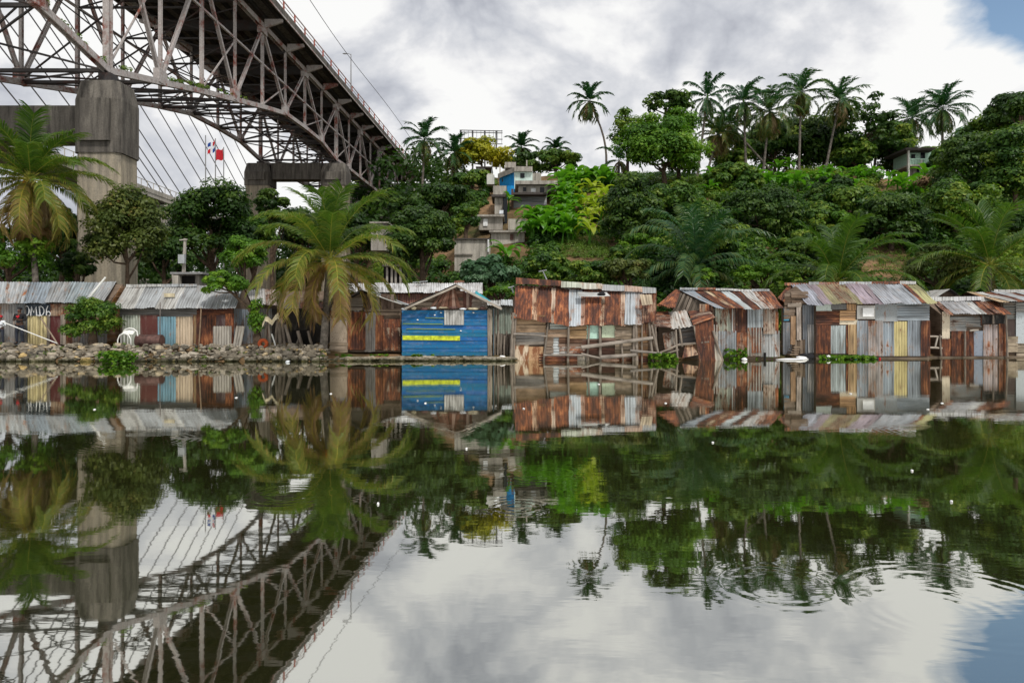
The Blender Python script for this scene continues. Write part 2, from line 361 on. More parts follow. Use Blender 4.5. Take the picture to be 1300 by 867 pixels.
    def blob(s, c, r, seg=7, rings=5, jit=.2, t=None, rot=None):
        c = V(c); base = len(s.v); sd = U(0, 99); rx, ry, rz = r if hasattr(r, '__len__') else (r, r, r)
        for j in range(rings+1):
            th = math.pi*j/rings
            for i in range(seg):
                ph = 6.2832*i/seg; d = V((math.sin(th)*math.cos(ph), math.sin(th)*math.sin(ph), math.cos(th)))
                k = 1+jit*2*mnoise.noise(d*1.3+V((sd, sd, 0)))
                p = V((d.x*rx*k, d.y*ry*k, d.z*rz*k))
                if rot: p = rot @ p
                s.v.append(tuple(c+p))
        for j in range(rings):
            for i in range(seg):
                a = base+j*seg+i; b = base+j*seg+(i+1) % seg
                s.f.append((a, a+seg, b+seg, b)); s.uv += [(i, j), (i, j+1), (i+1, j+1), (i+1, j)]; s.t.append(s.ct if t is None else t)
def org(o):
    v = V((0, 0, 0))
    while o is not None: v = v+o.location; o = o.parent
    return v
def build(mb, name, mat, parent=None, color=None, smooth=False, at=None):
    me = bpy.data.meshes.new(name)
    o0 = org(parent) if parent else (V(at) if at is not None else V((0, 0, 0)))
    me.from_pydata([(x-o0.x, y-o0.y, z-o0.z) for x, y, z in mb.v], [], mb.f)
    uvl = me.uv_layers.new(name='UVMap'); uvl.data.foreach_set('uv', np.array(mb.uv, dtype=np.float32).ravel())
    at_ = me.attributes.new('tint', 'FLOAT', 'FACE'); at_.data.foreach_set('value', np.array(mb.t, dtype=np.float32))
    if smooth: me.polygons.foreach_set('use_smooth', [True]*len(me.polygons))
    me.materials.append(M[mat] if isinstance(mat, str) else mat); me.update()
    o = bpy.data.objects.new(name, me); COL.objects.link(o)
    if parent: o.parent = parent
    else: o.location = o0
    if color: o.color = color
    return o
def build_np(name, verts, tint, mat, parent=None, at=None, k=4):
    # verts (n*k,3): n separate polygons of k corners
    o0 = org(parent) if parent else (V(at) if at is not None else V((0, 0, 0)))
    verts = np.asarray(verts, dtype=np.float32).reshape(-1, 3)-np.array(o0, dtype=np.float32)
    n = len(verts)//k
    me = bpy.data.meshes.new(name); me.vertices.add(n*k); me.vertices.foreach_set('co', verts.ravel())
    me.loops.add(n*k); me.loops.foreach_set('vertex_index', np.arange(n*k, dtype=np.int32))
    me.polygons.add(n); me.polygons.foreach_set('loop_start', np.arange(0, n*k, k, dtype=np.int32))
    at_ = me.attributes.new('tint', 'FLOAT', 'FACE'); at_.data.foreach_set('value', np.clip(np.asarray(tint, dtype=np.float32), 0, 1))
    me.materials.append(M[mat]); me.update(calc_edges=True)
    o = bpy.data.objects.new(name, me); COL.objects.link(o)
    if parent: o.parent = parent
    else: o.location = o0
    return o
def tag(o, label, cat, group=None, kind=None):
    if label: o['label'] = label
    if cat: o['category'] = cat
    if group: o['group'] = group
    if kind: o['kind'] = kind
    return o
def thing(name, label, cat, loc, group=None):
    o = bpy.data.objects.new(name, None); COL.objects.link(o); o.location = loc; o.empty_display_size = .2
    return tag(o, label, cat, group)
def copy_tree(o, parent=None):
    c = o.copy(); COL.objects.link(c)
    if parent: c.parent = parent
    for ch in list(o.children): copy_tree(ch, c)
    return c

# ------------------------------------------------------------------ setting
g = MB()
xs = list(np.linspace(-260, -70, 20))+list(np.linspace(-68, 68, 120))+list(np.linspace(72, 300, 24))
ys = list(np.linspace(24, 31, 5))+list(np.linspace(31.3, 42, 34))+list(np.linspace(43, 120, 78))+list(np.linspace(124, 700, 20))
nx, ny = len(xs), len(ys)
for y in ys:
    for x in xs: g.v.append((x, y, hgt(x, y)))
for j in range(ny-1):
    for i in range(nx-1):
        a = j*nx+i; g.f.append((a, a+1, a+nx+1, a+nx)); g.uv += [(0, 0)]*4; g.t.append(.5)
tag(build(g, 'ground', 'ground', smooth=True), 'brown soil hillside and river bank under the vegetation', None, kind='structure')
g = MB(); g.poly([(-900, -300, -2.2), (900, -300, -2.2), (900, 900, -2.2), (-900, 900, -2.2)])
tag(build(g, 'riverbed', 'ground'), 'dark river bed', None, kind='structure')
g = MB(); g.poly([(-700, -250, 0), (700, -250, 0), (700, 120, 0), (-700, 120, 0)])
tag(build(g, 'river_water', 'water'), 'calm murky green river mirroring the shacks', None, kind='structure')

# ------------------------------------------------------------------ foliage tools
def leafcloud(cen, rad, n, size, seed=0, updir=.6, tintc=None, shell=.55, asp=.5, tj=.28):
    r = np.random.default_rng(seed)
    cen = np.asarray(cen, float).reshape(-1, 3); rad = np.asarray(rad, float)
    if rad.ndim == 0: rad = np.full((len(cen), 3), float(rad))
    if rad.ndim == 1: rad = np.repeat(rad[:, None], 3, 1) if len(rad) == len(cen) and len(cen) != 3 else np.repeat(rad[None], len(cen), 0)
    K = len(cen)*n; idx = np.repeat(np.arange(len(cen)), n)
    d = r.normal(size=(K, 3)); d /= np.linalg.norm(d, axis=1)[:, None]
    lowm = (d[:, 2] < -.1) & (r.random(K) < .65); d[lowm, 2] *= -1
    rr = shell+(1.08-shell)*r.random(K)**.7
    pos = cen[idx]+d*rad[idx]*rr[:, None]
    nrm = d*1.3+np.array([0, 0, updir])+r.normal(size=(K, 3))*.38
    nrm /= np.linalg.norm(nrm, axis=1)[:, None]
    a = r.normal(size=(K, 3)); a[:, 2] -= .5; a -= nrm*(a*nrm).sum(1)[:, None]; a /= np.linalg.norm(a, axis=1)[:, None]
    b = np.cross(nrm, a)
    s = size*(.6+.8*r.random(K))[:, None]
    v = np.stack([pos-a*s*.5, pos+b*s*asp*.5, pos+a*s*.5, pos-b*s*asp*.5], 1)
    tc = (r.random(len(cen)) if tintc is None else np.asarray(tintc, float))
    t = .62*tc[idx]+.19+r.normal(size=K)*tj*.4
    return v.reshape(-1, 3), t
def crown_clumps(c, rx, ry, rz, n, cr, seed, lo=-.5, fill=.5):
    r = np.random.default_rng(seed); out = []
    while len(out) < n:
        d = r.normal(size=3); d /= np.linalg.norm(d)
        if d[2] < lo: continue
        k = fill+(1-fill)*r.random()**.5
        out.append((c[0]+d[0]*rx*k, c[1]+d[1]*ry*k, c[2]+d[2]*rz*k))
    return out, [cr*(.65+.7*r.random()) for _ in out]
seedc = [100]
def tree(name, label, base, top_c, rad, n=26, cr=None, leaves=260, size=None, mat='leaf_wild', trunk_r=.22, group=None, tmat='trunk_brown', cat='tree', limbs=7, shell=.4, fill=.45, lo=-.5, tj=.28, flat=.66, asp=.55):
    base, c = V(base), V(top_c); seedc[0] += 1; sd = seedc[0]
    rx, ry, rz = rad; cr = cr or (rx+rz)*.5*.30; size = size or c.y*.0055; leaves = int(leaves*1.15)
    o = thing(name, label, cat, base, group)
    cl, rs = crown_clumps(c, max(rx-cr*.6, .1), max(ry-cr*.6, .1), max(rz-cr*.6, .1), n, cr, sd, lo, fill)
    v, t = leafcloud(cl, np.array([[q, q, q*flat] for q in rs]), leaves, size, sd, shell=shell, tj=tj, asp=asp)
    build_np('crown', v, t, mat, o)
    tb = MB(); q = [base-V((0, 0, .4))]
    for k in range(1, 5):
        f = k/4; q.append(base.lerp(c, f)+V((U(-.15, .15)*rx*.3, U(-.1, .1), 0)))
    tb.tube(q, [trunk_r*(1.15-.75*k/4) for k in range(5)], 8)
    rr = random.Random(sd)
    for k in range(limbs):
        e = V(cl[rr.randrange(len(cl))]); st = q[2].lerp(q[4], rr.random()*.8)
        md = st.lerp(e, .5)+V((0, 0, -.08*rz)); tb.tube([st, md, e], [trunk_r*.42, trunk_r*.3, trunk_r*.1], 5)
    build(tb, 'trunk', tmat, o, smooth=True)
    return o

def frond_mesh(start, az, el, ln, leaf, droop, nl=34, tint=.3, wid=.045, hang=.5, seed=0, vsh=.35, segs=2):
    """feather palm leaf; returns leaflet verts, tints, rachis points"""
    r = random.Random(seed); M_ = 16
    p = V(start); e = el; pts = [p.copy()]; step = ln/M_; az2 = az
    for i in range(M_):
        e -= droop*(i/M_)**1.1*2/M_; az2 += r.uniform(-.015, .015)
        p = p+V((math.cos(e)*math.sin(az2), math.cos(e)*math.cos(az2), math.sin(e)))*step; pts.append(p.copy())
    vs, ts = [], []
    for i in range(nl):
        f = .14+.86*i/(nl-1); q = f*M_; k = min(int(q), M_-1)
        c = pts[k].lerp(pts[k+1], q-k); tg = (pts[k+1]-pts[k]).normalized()
        sd = tg.cross(V((0, 0, 1)))
        if sd.length < .05: sd = V((math.cos(az), -math.sin(az), 0))
        sd.normalize(); up = sd.cross(tg)
        L_ = leaf*(math.sin(min(f*1.25+.22, 2.9)*1.08)**.8 if math.sin(min(f*1.25+.22, 2.9)*1.08) > 0 else .2)*r.uniform(.85, 1.1)
        L_ = max(L_, leaf*.28)
        for s in (-1, 1):
            if r.random() < .04: continue
            d = (sd*s*1.0+tg*(.55+.7*f)+up*vsh+V((r.uniform(-.1, .1), r.uniform(-.1, .1), r.uniform(-.12, .08)))).normalized()
            d2 = (d+V((0, 0, -hang*r.uniform(.7, 1.4)))).normalized(); d3 = (d2+V((0, 0, -hang*1.3))).normalized()
            w = wid*r.uniform(.8, 1.2); wv = (tg*.8+up*.3*r.uniform(-1, 1)).normalized()*w
            m1 = c+d*L_*.4; m2 = m1+d2*L_*.35; m3 = m2+d3*L_*.25
            t = tint+r.uniform(-.2, .2)
            vs += [c-wv*.35, c+wv*.35, m1+wv*.55, m1-wv*.55]; ts.append(t)
            if segs > 1:
                vs += [m1-wv*.55, m1+wv*.55, m2+wv*.4, m2-wv*.4]; ts.append(t+.05)
                vs += [m2-wv*.4, m2+wv*.4, m3+wv*.06, m3-wv*.06]; ts.append(t+.12)
            else:
                vs += [m1-wv*.55, m1+wv*.55, m3+wv*.1, m3-wv*.1]; ts.append(t+.06)
    return vs, ts, pts
def palm(name, label, base, crown, nf=22, ln=4.2, leaf=1.0, mat='frond', tint=(.2, .75), trunk_r=.17, nl=34, el=(1.35, -.7), droop=1.5, wid=.045, hang=.5, group=None, lean=None, coconuts=False, dead=2, azl=None, seed=None, cat='palm tree', shaft=False, segs=2, tips=None):
    base, crown = V(base), V(crown); seedc[0] += 1; sd = seed or seedc[0]; r = random.Random(sd)
    o = thing(name, label, cat, base, group)
    tb = MB(); n = 9; q = []
    for k in range(n+1):
        f = k/n; s = V((lean[0], lean[1], 0))*math.sin(f*math.pi) if lean else V((0, 0, 0))
        q.append(base.lerp(crown, f)+s-V((0, 0, .4*(1-f))))
    tb.tube(q, [trunk_r*(1.35 if k == 0 else 1.05-.35*k/n) for k in range(n+1)], 9)
    for k in range(2, n*3):           # leaf scars
        f = k/(n*3); i = min(int(f*n), n-1); c = q[i].lerp(q[i+1], f*n-i)
        tb.tube([c, c+(q[i+1]-q[i]).normalized()*.05], trunk_r*(1.1-.33*f), 9)
    build(tb, 'trunk', 'trunk_grey', o, smooth=True)
    if shaft:
        sb = MB(); d = (q[-1]-q[-2]).normalized(); sb.tube([crown-d*.9, crown-d*.2, crown+d*.5], [trunk_r*.8, trunk_r*.9, trunk_r*.4], 8)
        build(sb, 'crownshaft', 'leaf_bright', o, smooth=True)
    for i in range(nf):
        f = i/(nf-1); az = i*2.39996+r.uniform(-.25, .25)
        if azl: az = azl[i % len(azl)]+r.uniform(-.1, .1)
        e = el[0]+(el[1]-el[0])*f**.9+r.uniform(-.12, .12)
        tt = tint[0]+(tint[1]-tint[0])*f**1.5+r.uniform(-.06, .06)
        l_ = ln*(.72+.28*math.sin(f*2.6+.3))*r.uniform(.9, 1.08)
        vs, ts, pts = frond_mesh(crown+V((U(-.06, .06), U(-.06, .06), .05*(1-f))), az, e, l_, leaf, droop*r.uniform(.75, 1.2)*(.6+.5*f), nl, tt, wid, hang*(.5+.8*f), sd*100+i, segs=segs)
        fo = build_np('frond', [tuple(x) for x in vs], ts, mat, o)
        rb = MB(); rb.tube(pts, [.026*(1-.8*k/16)*ln/4 for k in range(17)], 4, t=tt*.6); build(rb, 'midrib', 'rachis' if mat == 'frond' else mat, fo)
    for i in range(dead):
        az = r.uniform(0, 6.28); vs, ts, pts = frond_mesh(crown, az, -.9, ln*.6, leaf*.8, 1.2, nl//2, 1.0, wid, 1.2, sd*77+i, segs=segs)
        build_np('dead_frond', [tuple(x) for x in vs], ts, 'dry_leaf', o)
    if coconuts:
        for i in range(7):
            a = r.uniform(0, 6.28); cb = MB(); cb.blob(crown+V((math.cos(a)*.24, math.sin(a)*.24, -.2-r.random()*.15)), (.1, .1, .13), 8, 6, .03); build(cb, 'coconut', 'coconut', o, smooth=True)
    return o

#@@BRIDGE
# ------------------------------------------------------------------ truss bridge
SL = (692-650)/FPX; YB0 = 96.2; PN = 6.28
def B(n, xp, z):
    Y = YB0+PN*n; return V((xp+SL*Y, Y, CH+z))
XN, XF, ZT = -28.35, -38.6, 30.0
ZB = {-13: 21.9, -12: 21.4, -11: 20.6, -10: 19.2, -9: 17.9, -8: 16.5, -7: 17.9, -6: 19.3, -5: 20.6, -4: 21.9, -3: 23.07, -2: 23.3, -1: 23.3, 0: 22.4}
def zb(n): return ZB.get(n, 22.6)
br = thing('truss_bridge', 'long grey and rust red steel truss road bridge crossing high over the river bank', 'bridge', (XN+SL*YB0-5, YB0, 24.0))
NA, NB = -13, 9
for xt, nm in ((XN, 'near'), (XF, 'far')):
    mbt = MB(); mbt.ibeam(B(NA, xt, ZT), B(NB, xt, ZT), .42, .5); build(mbt, 'top_chord', 'steel', br)
    for n in range(NA, NB):
        mb = MB(); mb.ibeam(B(n, xt, zb(n)), B(n+1, xt, zb(n+1)), .4, .42); build(mb, 'bottom_chord', 'steel', br)
        if n != NA:
            mb = MB(); w = .5 if n in (-8, 0) else .32 if n % 2 == 0 else .27
            mb.ibeam(B(n, xt, zb(n)+.2), B(n, xt, ZT-.25), w, w*.8, (1, 0, 0)); build(mb, 'vertical_post', 'steel', br)
        mb = MB()
        if n % 2 == 0: mb.ibeam(B(n, xt, ZT-.2), B(n+1, xt, zb(n+1)+.2), .28, .24)
        else: mb.ibeam(B(n, xt, zb(n)+.2), B(n+1, xt, ZT-.2), .28, .24)
        build(mb, 'diagonal', 'steel', br)
        if n % 2: # gusset plates
            mb = MB(); c = B(n, xt, zb(n)+.25); mb.box(c.x-.23, c.x+.23, c.y-.6, c.y+.6, c.z-.4, c.z+.6)
        else:
            mb = MB(); c = B(n, xt, ZT-.3); mb.box(c.x-.29, c.x+.29, c.y-.65, c.y+.65, c.z-.55, c.z+.25)
        build(mb, 'gusset_plate', 'steel', br)
        if n % 2 == 0:   # secondary diagonal in tall panels
            mb = MB(); mb.beam(B(n, xt, zb(n)+.2), B(n+1, xt, 26), .11, .11)
            build(mb, 'sub_diagonal', 'steel', br)
    mb = MB(); mb.beam(B(NA, xt, 26.2), B(NB, xt, 26.2), .18, .18); build(mb, 'mid_strut', 'steel', br)
for n in range(NA, NB+1):
    z0 = zb(n)
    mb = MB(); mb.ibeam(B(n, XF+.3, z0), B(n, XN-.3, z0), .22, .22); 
    build(mb, 'cross_strut', 'steel_shaded', br)
    mb = MB(); mb.beam(B(n, XF+.3, 26.2), B(n, XN-.3, 26.2), .16, .16); build(mb, 'cross_strut', 'steel_shaded', br)
    mb = MB(); mid = B(n, (XN+XF)/2, 26.2)
    for (xa, xb, za, zc) in ((XF, XN, 26.2, ZT-1), (XN, XF, 26.2, ZT-1), (XF, XN, z0+.2, 26.1), (XN, XF, z0+.2, 26.1)):
        o2 = .06 if xa < xb else -.06
        mb.beam(B(n, xa, za)+V((0, o2, 0)), B(n, xb, zc)+V((0, o2, 0)), .1, .1)
    build(mb, 'sway_brace', 'steel_shaded', br)
    mb = MB(); mb.ibeam(B(n, XF, ZT+.05), B(n, XN, ZT+.05), .35, .95); build(mb, 'floor_beam', 'steel_shaded', br)
    for xt, sgn in ((XN, 1), (XF, -1)):   # tapered cantilever bracket
        mb = MB(); a = B(n, xt, 0); Y0, Y1 = a.y-.16, a.y+.16; x0, x1 = a.x+sgn*.26, a.x+sgn*2.05; zt, zl, zs = CH+30.62, CH+29.75, CH+30.35
        A = [(x0, Y0, zl), (x0, Y1, zl), (x1, Y1, zs), (x1, Y0, zs)]; T_ = [(x0, Y0, zt), (x0, Y1, zt), (x1, Y1, zt), (x1, Y0, zt)]
        mb.box8(A+T_); build(mb, 'bracket', 'steel', br)
    if n < NB:
        z1 = zb(n+1); mb = MB()
        mb.beam(B(n, XF, z0-.05), B(n+1, XN, z1-.05), .11, .11); mb.beam(B(n, XN, z0+.12), B(n+1, XF, z1+.12), .11, .11)
        build(mb, 'lateral_brace', 'steel_shaded', br)
mb = MB()
for i in range(11):
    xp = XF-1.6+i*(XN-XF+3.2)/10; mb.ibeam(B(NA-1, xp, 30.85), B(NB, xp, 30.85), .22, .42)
build(mb, 'stringer', 'steel_shaded', br)
a0, a1 = B(NA-1, 0, 0), B(NB, 0, 0)
def slab(x0, x1, z0, z1, mat, name):
    mb = MB(); p = [B(NA-1, x0, z0), B(NA-1, x1, z0), B(NB, x1, z0), B(NB, x0, z0), B(NA-1, x0, z1), B(NA-1, x1, z1), B(NB, x1, z1), B(NB, x0, z1)]
    mb.box8(p); return build(mb, name, mat, br)
slab(XF-2.1, XN+2.1, 31.08, 31.35, 'concrete_dark', 'deck')
slab(XN+2.105, XN+2.3, 30.75, 31.5, 'concrete_dark', 'fascia'); slab(XF-2.3, XF-2.105, 30.75, 31.5, 'concrete_dark', 'fascia')
slab(XN+2.31, XN+2.36, 30.62, 30.78, 'steel', 'edge_angle')
for xr in (XN+2.15, XF-2.15):
    mb = MB(); mb.beam(B(NA-1, xr, 32.45), B(NB, xr, 32.45), .09, .09); mb.beam(B(NA-1, xr, 32.0), B(NB, xr, 32.0), .05, .05)
    rl = build(mb, 'railing', 'rail_grey', br)
    for k in range((NB-NA)*2):
        mb = MB(); n = NA+k*.5; mb.beam(B(n, xr, 31.45), B(n, xr, 32.42), .14, .14, (0, 1, 0)); build(mb, 'railing_post', 'rail_red', rl)
# weeds growing on the chord by the pier
wc = []
for k in range(34):
    n = -8+random.random()*3.4*random.choice((1, 1, -.35)); f = n-math.floor(n); z = zb(math.floor(n))*(1-f)+zb(math.floor(n)+1)*f
    wc.append(tuple(B(n, XN+U(-.2, .3), z+.36)))
v, t = leafcloud(wc, .24, 26, .2, 5)
build_np('weeds', v, t*.7+.3, 'grass_leaf', at=wc[0]); tag(bpy.data.objects['weeds'], 'weeds sprouting along the lower chord of the truss bridge', 'weeds', kind='stuff')
# piers
def pier(label, n, w, d, ztop, zbeam, bh, label_cat='bridge pier', single=False):
    Yc = YB0+PN*n; o = thing('bridge_pier', label, label_cat, (XN+SL*Yc-5, Yc, 0), 'concrete piers of the truss bridge')
    for xt in (XN, XF):
        c = xt+SL*Yc; mb = MB()
        def oct_(hw, hd, ch, z0, hw2, hd2, ch2, z1):
            def ring(hw, hd, ch, z): return [V((c-hw+ch, Yc-hd, z)), V((c+hw-ch, Yc-hd, z)), V((c+hw, Yc-hd+ch, z)), V((c+hw, Yc+hd-ch, z)), V((c+hw-ch, Yc+hd, z)), V((c-hw+ch, Yc+hd, z)), V((c-hw, Yc+hd-ch, z)), V((c-hw, Yc-hd+ch, z))]
            A, Bq = ring(hw, hd, ch, z0), ring(hw2, hd2, ch2, z1)
            for k in range(8): mb.poly([A[k], A[(k+1) % 8], Bq[(k+1) % 8], Bq[k]])
            mb.poly(Bq)
        oct_(w*.97, d*.97, .25, -.5, w*.92, d*.93, .25, zbeam-.9); build(mb, 'shaft', 'concrete', o); mb = MB()
        oct_(w, d, .3, zbeam-.9, w, d, .3, ztop-1.2); oct_(w, d, .3, ztop-1.2, w*.84, d*.86, .3, ztop)
        build(mb, 'pier_head', 'concrete_dark', o)
        mb = MB(); mb.box(c-.4, c+.4, Yc-.4, Yc+.4, ztop+.002, CH+zb(n)-.25); build(mb, 'bearing', 'steel_shaded', o)
        mb = MB(); mb.box(c-w*.62, c+w*.62, Yc-d-.25, Yc-d-.003, zbeam-.2, ztop-1.25); build(mb, 'front_panel', 'concrete_dark', o)
    mb = MB(); mb.box(XF+SL*Yc+w+.003, XN+SL*Yc-w-.003, Yc-d*.6, Yc+d*.6, zbeam, zbeam+bh); build(mb, 'cross_beam', 'concrete_dark', o)
    return o
pier('tall stained concrete pier holding the bridge behind the left palm', -8, 1.5, 1.3, 17.1, 13.4, 2.2)
pier('further concrete pier with a dark cross beam behind the big palm', 0, 1.75, 1.6, 23.3, 21.2, 2.2)
# abutment
c = B(8, -33.5, 0); mb = MB(); mb.box(c.x-8, c.x+8.4, c.y-2, c.y+6, 15, 29.6)
tag(build(mb, 'abutment', 'render', at=(c.x, c.y, 15)), 'pale concrete abutment where the truss bridge meets the hill', 'abutment')
# lamp on bridge
p = B((95.5-YB0)/PN, XN+2.2, 31.5); o = thing('street_lamp', 'thin street lamp standing on the edge of the bridge deck', 'street lamp', p)
mb = MB(); mb.tube([p, p+V((0, 0, 2.5)), p+V((0, 0, 5.0))], [.1, .08, .06], 6); build(mb, 'pole', 'pole_grey', o)
mb = MB(); mb.tube([p+V((0, 0, 4.9)), p+V((-.3, 0, 5.05)), p+V((-.6, 0, 5.08))], .04, 5); build(mb, 'arm', 'pole_grey', o)
mb = MB(); mb.blob(p+V((-.8, 0, 5.05)), (.35, .13, .09), 8, 6, 0); build(mb, 'lamp_head', 'pole_grey', o, smooth=True)
mb = MB(); pts = [B(NA-1+k*(NB-NA+2)/40, -25.0-.2*math.sin(k*.35), 34.8-.35*math.sin(k/40*9.4)**2) for k in range(41)]; mb.tube(pts, .035, 4)
tag(build(mb, 'overhead_wire', 'wire_black', at=pts[20]), 'thin overhead wire running beside the bridge against the clouds', 'wire')
# cable stayed bridge behind
cs = thing('cable_stayed_bridge', 'pale cable stayed bridge deck with slanting stays seen beyond the concrete pier', 'bridge', (-73.5, 150, 2))
mb = MB(); mb.box(-84, -73.2, 40, 200, 27.6, 29.0); build(mb, 'deck', 'pale_render', cs)
mb = MB(); mb.box(-73.19, -73.1, 40, 200, 28.4, 29.3)
for k in range(64): mb.box(-73.3, -73.2, 44+k*2.4, 44.12+k*2.4, 29.0, 30.5)
mb.box(-73.32, -73.24, 40, 200, 30.5, 30.62); build(mb, 'railing', 'pale_render', cs)
for z in (17, 22, 27, 32.7, 35.3, 37.5, 40.8, 46, 51.3, 56.5, 61.5, 66.5, 71.5, 77):
    ye = 138.4+(z-29.3)/.535; mb = MB(); mb.tube([(-73.5, 66, z+.535*72.4), (-73.5, ye, 29.3)], .11, 5); build(mb, 'stay_cable', 'cable_grey', cs)
mb = MB(); mb.box(-76.5, -73.8, 62, 65.8, 0, 118); build(mb, 'pylon', 'render', cs)
for yy in (100, 150): mb = MB(); mb.box(-82, -75, yy, yy+2.5, 0, 27.55); build(mb, 'pier', 'render', cs)
# flags
def flagpole(px, ytop, label, cloth=None, k=0):
    Y = 128+k*2; b = P(px, 245, Y); b.z = 2; t_ = P(px, ytop, Y)
    o = thing('flagpole', label, 'flagpole', b)
    mb = MB(); mb.tube([b, t_], [.16, .09], 6); build(mb, 'pole', 'pole_grey', o)
    if cloth:
        W, Hh = 1.4, 2.0; cells = {}
        def fp(u, v): return t_+V((-.15-u*W*.85, .25*math.sin(u*4+v), -.2-v*Hh-u*.9*(1 if cloth == 'a' else .5)-.15*math.sin(u*6)))
        n = 8
        for i in range(n):
            for j in range(n):
                u, v_ = (i+.5)/n, (j+.5)/n
                if cloth == 'b': m = 'red_cloth'
                else: m = 'cloth_white' if abs(u-.5) < .13 or abs(v_-.5) < .13 else ('flag_blue' if (u < .5) == (v_ > .5) else 'red_cloth')
                cells.setdefault(m, MB()).poly([fp(i/n, j/n), fp((i+1)/n, j/n), fp((i+1)/n, (j+1)/n), fp(i/n, (j+1)/n)])
        for m, q in cells.items(): build(q, 'flag_cloth', m, o)
flagpole(261, 172, 'bare flagpole leftmost of the three beyond the bridge')
flagpole(273.5, 176, 'flagpole with a blue white and red quartered flag beyond the bridge', 'a', 1)
flagpole(284, 187, 'flagpole with a plain red flag beyond the bridge', 'b', 2)
#@@SHACKS
# ------------------------------------------------------------------ shack tools
gal = (.40, .43, .46); galb = (.27, .33, .40); galw = (.6, .61, .6); dk = (.09, .10, .115); gry = (.25, .25, .25)
rd = (.16, .06, .04); ro = (.36, .16, .08); cream = (.55, .42, .26); yel = (.60, .50, .22); lb = (.16, .38, .5)
wgr = (.42, .47, .38); grn = (.33, .52, .42); wd = (.17, .12, .085); wg = (.25, .22, .19); wo = (.36, .20, .09); blu = (.003, .10, .25); ora = (.62, .33, .12); mau = (.33, .25, .3); moss = (.28, .25, .09)
def piece(o, kind, a, b, c, d, col, rust, name=None, label=None, amp=.022, ragged=0, warp=.02, pw=.15):
    mb = MB()
    if kind in ('v', 'h'):
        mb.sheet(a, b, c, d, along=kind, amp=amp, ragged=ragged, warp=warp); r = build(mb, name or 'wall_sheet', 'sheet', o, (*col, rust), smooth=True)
    elif kind in ('w', 'wv'):
        mb.planks(a, b, c, d, pw, 'h' if kind == 'w' else 'v'); r = build(mb, name or 'plank_wall', 'wood', o, (*col, rust))
    else:
        mb.sheet(a, b, c, d, along='h', amp=0, warp=.02); r = build(mb, name or 'wall_board', 'smooth', o, (*col, rust), smooth=True)
    if label: r['label'] = label
    return r
def panels(o, Yw, lst):
    for i, it in enumerate(lst):
        x0, y0, x1, y1, kind, col, rust = it[:7]; sk = it[7] if len(it) > 7 else 0   # sk: lean in px at top
        Y = Yw-.02-(i % 5)*.018
        r = piece(o, kind, P(x0, y1, Y), P(x1, y1, Y), P(x1+sk, y0, Y), P(x0+sk, y0, Y), col, rust, label=it[8] if len(it) > 8 else None, name=it[9] if len(it) > 9 else None)
def body_side(o, x0, x1, yb, ye, Yw, depth, yr, zb_=None, col=wd):
    """closed shell with ridge parallel to the bank"""
    a, b = P(x0, yb, Yw), P(x1, yb, Yw); z0 = a.z; ze = P(x0, ye, Yw).z-.03; zr = P(x0, yr, Yw+depth/2).z-.07; mb = MB()
    X0, X1 = a.x, b.x; Y0, Y1, Ym = Yw+.06, Yw+depth, Yw+depth/2
    F = [(X0, Y0, z0), (X1, Y0, z0), (X1, Y1, z0), (X0, Y1, z0), (X0, Y0, ze), (X1, Y0, ze), (X1, Ym, zr), (X0, Ym, zr), (X1, Y1, ze), (X0, Y1, ze)]
    for q in ((0, 1, 5, 4), (1, 2, 8, 6, 5), (2, 3, 9, 8), (3, 0, 4, 7, 9), (4, 5, 6, 7), (7, 6, 8, 9)): mb.poly([F[k] for k in q])
    build(mb, 'wall', 'wood', o, (*col, 0)); return X0, X1, z0, ze, zr, Y0, Ym, Y1
def roof_side(o, e0, e1, r0, r1, ye, yr, Yw, depth, sheets, over=.32, sag=(0, 0), lift=(0, 0), per=.13, rj=.6):
    """sheets: (fraction width, colour, rust); eave x e0..e1 px, ridge x r0..r1 px"""
    Ye, Yr = Yw-over, Yw+depth/2; jj = [U(-rj, rj) for _ in range(42)]; tot = sum(s[0] for s in sheets); f = 0
    for i, (w, col, rust) in enumerate(sheets):
        f0, f1 = f/tot-.004, (f+w)/tot+.004; f += w
        def E(k): return P(e0+(e1-e0)*k, ye+sag[0]*math.sin(k*3.14)+sag[1]*k+jj[min(int(k*tot*.999), 40)], Ye)
        def G(k): return P(r0+(r1-r0)*k, yr+lift[0]*math.sin(k*3.14)+lift[1]*k, Yr)
        dz = V((0, 0, .018*(i % 2)+.01)); a, b, c, d = E(f0)+dz, E(f1)+dz, G(f1)+dz, G(f0)+dz
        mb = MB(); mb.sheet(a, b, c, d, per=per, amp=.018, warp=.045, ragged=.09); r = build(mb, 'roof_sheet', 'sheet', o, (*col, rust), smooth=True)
    # back slope
    a, b = P(r0, yr, Yr), P(r1, yr+lift[1], Yr); dn = (P(e0, ye, Ye).z-a.z)
    mb = MB(); mb.sheet(b+V((0, .02, 0)), a+V((0, .02, 0)), a+V((0, depth/2+.3, dn)), b+V((0, depth/2+.3, dn)), per=.2, amp=.016); build(mb, 'back_roof', 'sheet', o, (*gry, .5), smooth=True)
